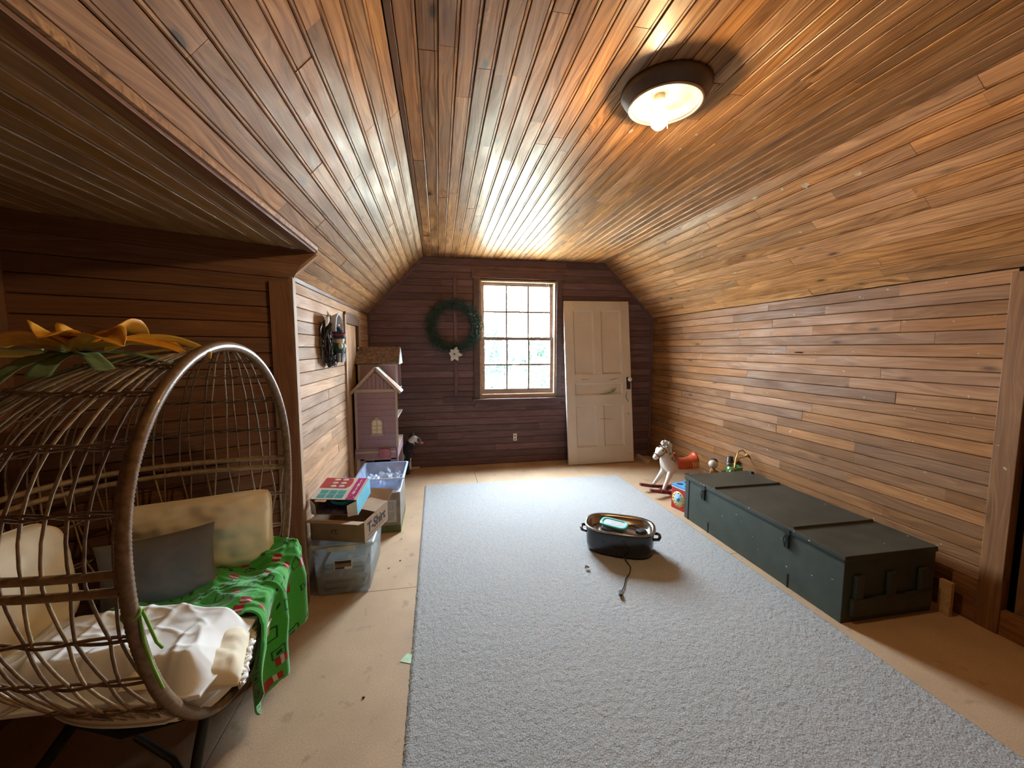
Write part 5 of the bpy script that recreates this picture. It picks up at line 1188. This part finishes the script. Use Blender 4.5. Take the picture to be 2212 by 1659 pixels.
MB().lathe([(0, 0.018), (0.016, 0.014), (0.020, 0.006)], 20, Matrix.Translation((-CU-0.0002, 0.012, 0.098)) @ Matrix.Rotation(R(-90), 4, 'Y')).build('dial', mat_plain('blue_toy_plastic', (0.10, 0.36, 0.66)), ck)
for k in range(12):
    q = k*math.pi/6; MB().sphere((-CU-0.005, 0.012+0.056*math.sin(q), 0.098+0.056*math.cos(q)), (0.002, 0.006, 0.006), 8, 6).build('hour_mark', mat_plain(('red_toy_plastic', 'green_mark', 'navy_mark')[k % 3], ((0.46, 0.022, 0.025), (0.08, 0.30, 0.10), (0.04, 0.06, 0.20))[k % 3], rough=0.4), ck)
MB().box((CU-0.02, -CU-0.002, 0.0), (CU, -CU-0.0002, 0.195)).build('side_strip', mat_plain('yellow_toy_print', (0.66, 0.56, 0.18)), ac_)

# holiday ornaments behind the chest
M_GOLD = mat_plain('gold_wire', (0.72, 0.50, 0.18), rough=0.28, metal=1.0)
dl_ = thing('doll_ornament', 'small ornament doll with a pale round head behind the chest', 'ornament', (2.525, 3.26, 0)); dl_.scale = (1.12, 1.12, 1.13)
MB().lathe([(0, 0.0), (0.055, 0.0), (0.050, 0.10), (0.034, 0.22), (0.018, 0.285), (0, 0.29)], 20).build('robe', mat_plain('amber_cloth', (0.46, 0.20, 0.06), rough=0.8), dl_)
MB().sphere((0, 0, 0.322), 0.036, 18, 12).build('head', mat_plain('pale_porcelain', (0.62, 0.53, 0.46), rough=0.4), dl_)
MB().sphere((0.012, 0.012, 0.338), (0.034, 0.034, 0.028), 14, 10).build('hair', mat_plain('dark_hair', (0.035, 0.025, 0.02), rough=0.8), dl_)
for s_ in (-1, 1): MB().tube([(s_*0.02, -0.01, 0.26), (s_*0.055, -0.035, 0.235), (s_*0.04, -0.055, 0.20)], [0.012, 0.012, 0.009], 8).build('arm', mat_plain('amber_cloth', (0.46, 0.20, 0.06)), dl_)
MB().box((0.035, -0.06, 0.20), (0.075, -0.052, 0.285), bev=0.001).build('card', M_PAPER, dl_)
gb = thing('green_ornament', 'green ornament pot with gold wire scrolls behind the chest', 'ornament', (2.635, 3.12, 0)); gb.scale = (1.1, 1.1, 1.48)
MB().lathe([(0, 0), (0.05, 0.0), (0.056, 0.06), (0.044, 0.16), (0.060, 0.185), (0.066, 0.225), (0.058, 0.255), (0.05, 0.258), (0.045, 0.24), (0, 0.235)], 26).build('pot', mat_plain('green_glaze', (0.045, 0.16, 0.05), rough=0.25, coat=0.4), gb)
MB().tube([(-0.06+0.045*math.sin(q)*1.0, -0.068, 0.215+0.040*math.cos(q)) for q in [i*0.3-1.2 for i in range(14)]], 0.005, 7).build('wire_scroll', M_GOLD, gb)
MB().tube([(0, 0, 0.24), (0.01, 0, 0.30), (0.04, 0.01, 0.345), (0.085, 0.015, 0.350), (0.115, 0.015, 0.330)], 0.005, 7).build('wire_scroll', M_GOLD, gb)
MB().tube([(0.0, 0.02, 0.24), (0.05, 0.02, 0.30), (0.09, 0.02, 0.302), (0.13, 0.02, 0.315)], 0.005, 7).build('wire_scroll', M_GOLD, gb)
for (x, z) in ((-0.065, 0.178), (0.13, 0.315)): MB().sphere((x, -0.03 if z < 0.2 else 0.02, z), 0.010, 10, 8).build('bead', M_GOLD, gb)
nc = thing('figure_ornament', 'small brown and gold ornament figure nearest the plank wall', 'ornament', (2.735, 3.30, 0)); nc.scale = (1.0, 1.0, 1.45)
MB().lathe([(0, 0), (0.04, 0.0), (0.036, 0.09), (0.046, 0.15), (0.030, 0.205), (0, 0.21)], 18).build('body', mat_plain('maroon_cloth', (0.16, 0.035, 0.03), rough=0.7), nc)
MB().sphere((0, 0, 0.236), 0.028, 14, 10).build('head', mat_plain('tan_wooden_head', (0.42, 0.27, 0.16), rough=0.5), nc)
MB().lathe([(0.038, 0.252), (0.030, 0.256), (0.026, 0.285), (0, 0.288)], 16).build('hat', M_HOOF, nc)
for k in range(6): MB().sphere((0.04*math.cos(k)-0.01, -0.04, 0.15+0.014*k), 0.009, 8, 6).build('bauble', M_GOLD, nc)

# black and white toy pony in the far corner
M_PONY, nt, b = nodes_of('pied_plush'); MATS['pied_plush'] = M_PONY
tc = N(nt, 'ShaderNodeTexCoord'); vz = N(nt, 'ShaderNodeTexVoronoi', feature='SMOOTH_F1'); vz.inputs['Scale'].default_value = 7.0; nt.links.new(tc.outputs['Object'], vz.inputs['Vector'])
spc = N(nt, 'ShaderNodeSeparateColor'); nt.links.new(vz.outputs['Color'], spc.inputs[0])
nt.links.new(ramp(nt, spc.outputs[0], [(0.40, (0.012, 0.012, 0.016)), (0.47, (0.60, 0.60, 0.63))]).outputs[0], b.inputs['Base Color']); b.inputs['Roughness'].default_value = 0.85
pn = thing('toy_pony', 'black and white toy pony standing between the dollhouse and the gable wall', 'toy', (-0.40, 4.60, 0), (0, 0, R(-8)))
V = [(-0.06, 0, 0.24), (0.02, 0, 0.25), (0.055, 0, 0.32), (0.075, 0, 0.40), (0.115, 0, 0.435), (0.155, 0, 0.405), (0.185, 0, 0.380), (-0.13, 0, 0.24), (0.03, 0.05, 0.15), (0.045, 0.055, 0.02), (0.03, -0.05, 0.15), (0.045, -0.055, 0.02), (-0.13, 0.05, 0.15), (-0.14, 0.055, 0.02), (-0.13, -0.05, 0.15), (-0.14, -0.055, 0.02)]
E_ = [(0,1),(1,2),(2,3),(3,4),(4,5),(5,6),(0,7),(1,8),(8,9),(1,10),(10,11),(7,12),(12,13),(7,14),(14,15)]
skin_body('body', V, E_, [0.075, 0.075, 0.058, 0.05, 0.045, 0.034, 0.026, 0.07] + [0.034, 0.024]*4, M_PONY, pn)
MB().sphere((0.192, 0, 0.375), (0.026, 0.024, 0.022), 12, 10).build('muzzle', mat_plain('reddish_nose', (0.32, 0.085, 0.06), rough=0.7), pn)
for s_ in (-1, 1): MB().lathe([(0, 0.045), (0.010, 0.02), (0.012, 0.0)], 8, Matrix.Translation((0.105, s_*0.026, 0.462))).build('ear', mat_plain('brown_plush', (0.12, 0.07, 0.05), rough=0.9), pn)
MB().tube([(0.17, -0.034, 0.37), (0.13, -0.055, 0.30), (0.06, -0.07, 0.30)], 0.004, 6).build('rein', M_STRAP, pn)
mn = MB()
for k in range(14): mn.sphere((0.085-0.006*k, 0.0, 0.47-0.016*k), (0.022, 0.022, 0.022), 8, 6)
mn.build('mane', M_HOOF, pn)

# ------------------------------------------------------------------ wall ornaments
tw = thing('twig_wreath', 'dark twig wreath with a small carved figure on the worn plank wall', 'wreath', (XL+0.004, 3.05, 1.50), (0, 0, R(90)))   # local x runs along the wall, -y points into the room
tg = random.Random(12); mbt = MB()
for k in range(46):
    rx, rz = 0.125+tg.uniform(-0.028, 0.03), 0.155+tg.uniform(-0.025, 0.03); y0 = -0.012 - tg.random()*0.055; q0 = tg.uniform(0, 6.28); L = tg.uniform(2.2, 5.0)
    mbt.tube([(rx*math.cos(q0+L*t/18)*(1+0.05*math.sin(t*1.7+k)), y0 + 0.010*math.sin(t*0.9+k), rz*math.sin(q0+L*t/18)*(1+0.04*math.sin(t*1.3+k))) for t in range(19)], tg.uniform(0.0025, 0.005), 5)
mbt.build('twigs', mat_plain('dark_twig', (0.030, 0.020, 0.015), rough=0.7, var=0.5, scale=40), tw)
MB().grid(lambda u, v: ((0.085+0.022*v)*math.cos(math.pi*(1-u)), -0.055-0.05*v, 0.065+(0.105+0.022*v)*math.sin(math.pi*u)), 24, 5).build('hood', mat_plain('pale_blue_grey_hood', (0.44, 0.47, 0.52), rough=0.6), tw)
mod([c_ for c_ in tw.children if c_.name.startswith('hood')][0], 'SOLIDIFY', thickness=0.008)
MB().sphere((0, -0.095, 0.010), (0.040, 0.038, 0.040), 16, 12).build('face', mat_plain('cream_wood_face', (0.56, 0.48, 0.38), rough=0.5), tw)
ht = MB().lathe([(0.050, 0.0), (0.046, 0.022), (0.028, 0.060), (0, 0.085)], 18, Matrix.Translation((0, -0.095, 0.018))).build('hat', mat_plain('navy_felt', (0.02, 0.022, 0.05), rough=0.8), tw)
MB().tube([(0.042*math.cos(q), -0.095+0.042*math.sin(q), 0.052+0.012*math.cos(q)) for q in [i*math.pi/10 for i in range(20)]], 0.007, 7, closed=True).build('hat_band', mat_plain('dark_red_felt', (0.20, 0.02, 0.02), rough=0.8), ht)
MB().sphere((0.0, -0.095, 0.112), 0.010, 10, 8).build('pompom', M_PAPER, ht)
MB().sphere((0, -0.090, -0.055), (0.058, 0.045, 0.048), 18, 12).build('coat', mat_plain('dark_green_felt', (0.015, 0.055, 0.038), rough=0.8), tw)
for s_ in (-1, 1): MB().sphere((s_*0.052, -0.115, -0.035), (0.018, 0.016, 0.022), 12, 8).build('mitten', mat_plain('cream_wood_face', (0.56, 0.48, 0.38)), tw)
for k in range(9):
    q = math.pi*(0.06+0.88*k/8)
    MB().tube([(0.052*math.cos(q), -0.085-0.042*math.sin(q), -0.085), (0.046*math.cos(q), -0.085-0.036*math.sin(q), -0.150)], [0.010, 0.008], 7).build('skirt_pleat', mat_plain('pale_stripe', (0.50, 0.56, 0.62), rough=0.6) if k % 2 else mat_plain('slate_stripe', (0.07, 0.09, 0.12), rough=0.6), tw)
MB().grid(lambda u, v: (-0.16+0.05*u, -0.05-0.02*math.sin(u*3), 0.125+0.045*u+0.035*(v-0.5)*(1+abs(2*u-1))), 8, 3).build('bow', M_PAPER, tw)
mod([c_ for c_ in tw.children if c_.name.startswith('bow')][0], 'SOLIDIFY', thickness=0.002)

gw_ = thing('green_wreath', 'dark green fir wreath with a white flower beside the window', 'wreath', (0.185, YB-0.018, 1.705))
gr = random.Random(15)
MB().tube([(0.27*math.cos(q), -0.03, 0.27*math.sin(q)) for q in [i*math.pi/24 for i in range(48)]], 0.012, 7, closed=True).build('wire_ring', M_BARK, gw_)
mbn = MB()
for k in range(3400):
    q = gr.uniform(0, 2*math.pi); rr_ = 0.265 + gr.gauss(0, 0.032); yv = -0.030 - abs(gr.gauss(0, 0.024))
    c = Vector((rr_*math.cos(q), yv, rr_*math.sin(q)))
    d_ = Vector((gr.uniform(-1, 1), gr.uniform(-0.9, 0.15), gr.uniform(-1, 1))) + Vector((-math.sin(q), 0, math.cos(q)))*0.8 + Vector((math.cos(q), 0, math.sin(q)))*gr.uniform(-0.6, 0.8)
    d_.normalize(); L = gr.uniform(0.03, 0.07); sd2 = d_.cross(Vector((0, 1, 0.2))).normalized()*0.0032
    mbn.add([c-sd2, c+sd2, c+d_*L], [(0, 1, 2)])
nd = mbn.build('fir_needles', mat_plain('fir_green', (0.022, 0.055, 0.040), rough=0.7, var=0.5, scale=30), gw_); nd['kind'] = 'stuff'
fl_ = MB().sphere((0.0, -0.085, -0.325), 0.012, 10, 8).build('flower_center', mat_plain('dark_green_felt', (0.015, 0.055, 0.038)), gw_)
for k, (ang, L) in enumerate(((-115, 0.085), (-62, 0.085), (-8, 0.09), (40, 0.065), (72, 0.085), (128, 0.065), (172, 0.06), (205, 0.05))):
    def f(u, v, L=L, ang=ang):
        w = 0.030*math.sin(math.pi*min(1, 0.08+0.92*u))**0.8*(1-0.35*u); a_ = (v-0.5)*2
        p = Vector((0.006+L*u, -0.012*math.sin(u*2.6) - 0.006*abs(a_), a_*w)); return Matrix.Rotation(-R(ang), 3, 'Y') @ p + Vector((0, -0.088, -0.325))
    o = MB().grid(f, 10, 6).build('flower_petal', mat_plain('cream_silk', (0.60, 0.58, 0.56), rough=0.7, var=0.05), gw_); mod(o, 'SOLIDIFY', thickness=0.0012)

# ------------------------------------------------------------------ flakes of plaster left on the ceiling boards
def patch(par, p, n_, sx_, sy_, seed):
    pr = random.Random(seed); n_ = Vector(n_).normalized(); a_ = Vector((0, 1, 0)); b2 = n_.cross(a_)
    k = 12; ring_ = [(a_*sx_*math.cos(2*math.pi*i/k)*pr.uniform(0.6, 1.2) + b2*sy_*math.sin(2*math.pi*i/k)*pr.uniform(0.6, 1.2)) for i in range(k)]
    P = Vector(p); vs = [P + r_ - n_*0.0006 for r_ in ring_] + [P + r_*0.92 + n_*0.0016 for r_ in ring_]
    fs = [tuple(range(k, 2*k))] + [(i, (i+1) % k, k+(i+1) % k, k+i) for i in range(k)]
    MB().add(vs, fs).build('plaster_flake', mat_plain('old_plaster', (0.50, 0.45, 0.38), rough=0.9, var=0.15), par)
def on_slope(t, y): return Vector((XC1, y, ZC)) + dR*t + nR*0.0012
for k, (t, y, sx_, sy_) in enumerate(((0.131, 2.137, 0.026, 0.020), (0.090, 2.274, 0.012, 0.010), (0.066, 2.483, 0.030, 0.010), (0.194, 1.859, 0.024, 0.010), (0.42, 2.35, 0.012, 0.008), (0.60, 3.1, 0.018, 0.007), (0.35, 3.3, 0.014, 0.008))):
    patch(slopeR, on_slope(t, y), nR, sx_, sy_, k+1)
for k, (x, y, sx_, sy_) in enumerate(((0.953, 1.93, 0.018, 0.010), (1.294, 1.902, 0.012, 0.008), (1.30, 2.05, 0.010, 0.006), (0.15, 4.5, 0.02, 0.005), (0.42, 4.62, 0.02, 0.005))):
    patch(ce, (x, y, ZC-0.0012), (0, 0, -1), sx_, sy_, k+20)

# a splintered slot between two boards of the chest wall
MB().prism([(0, 0), (0.02, -0.006), (0.075, -0.004), (0.085, 0.002), (0.05, 0.005), (0.01, 0.004)], 0, 0.0012, Matrix.Translation((XR-0.0026, 2.64, 1.4165)) @ Matrix(((0,0,1,0),(1,0,0,0),(0,1,0,0),(0,0,0,1)))).build('board_gap', M_VOID, wr)
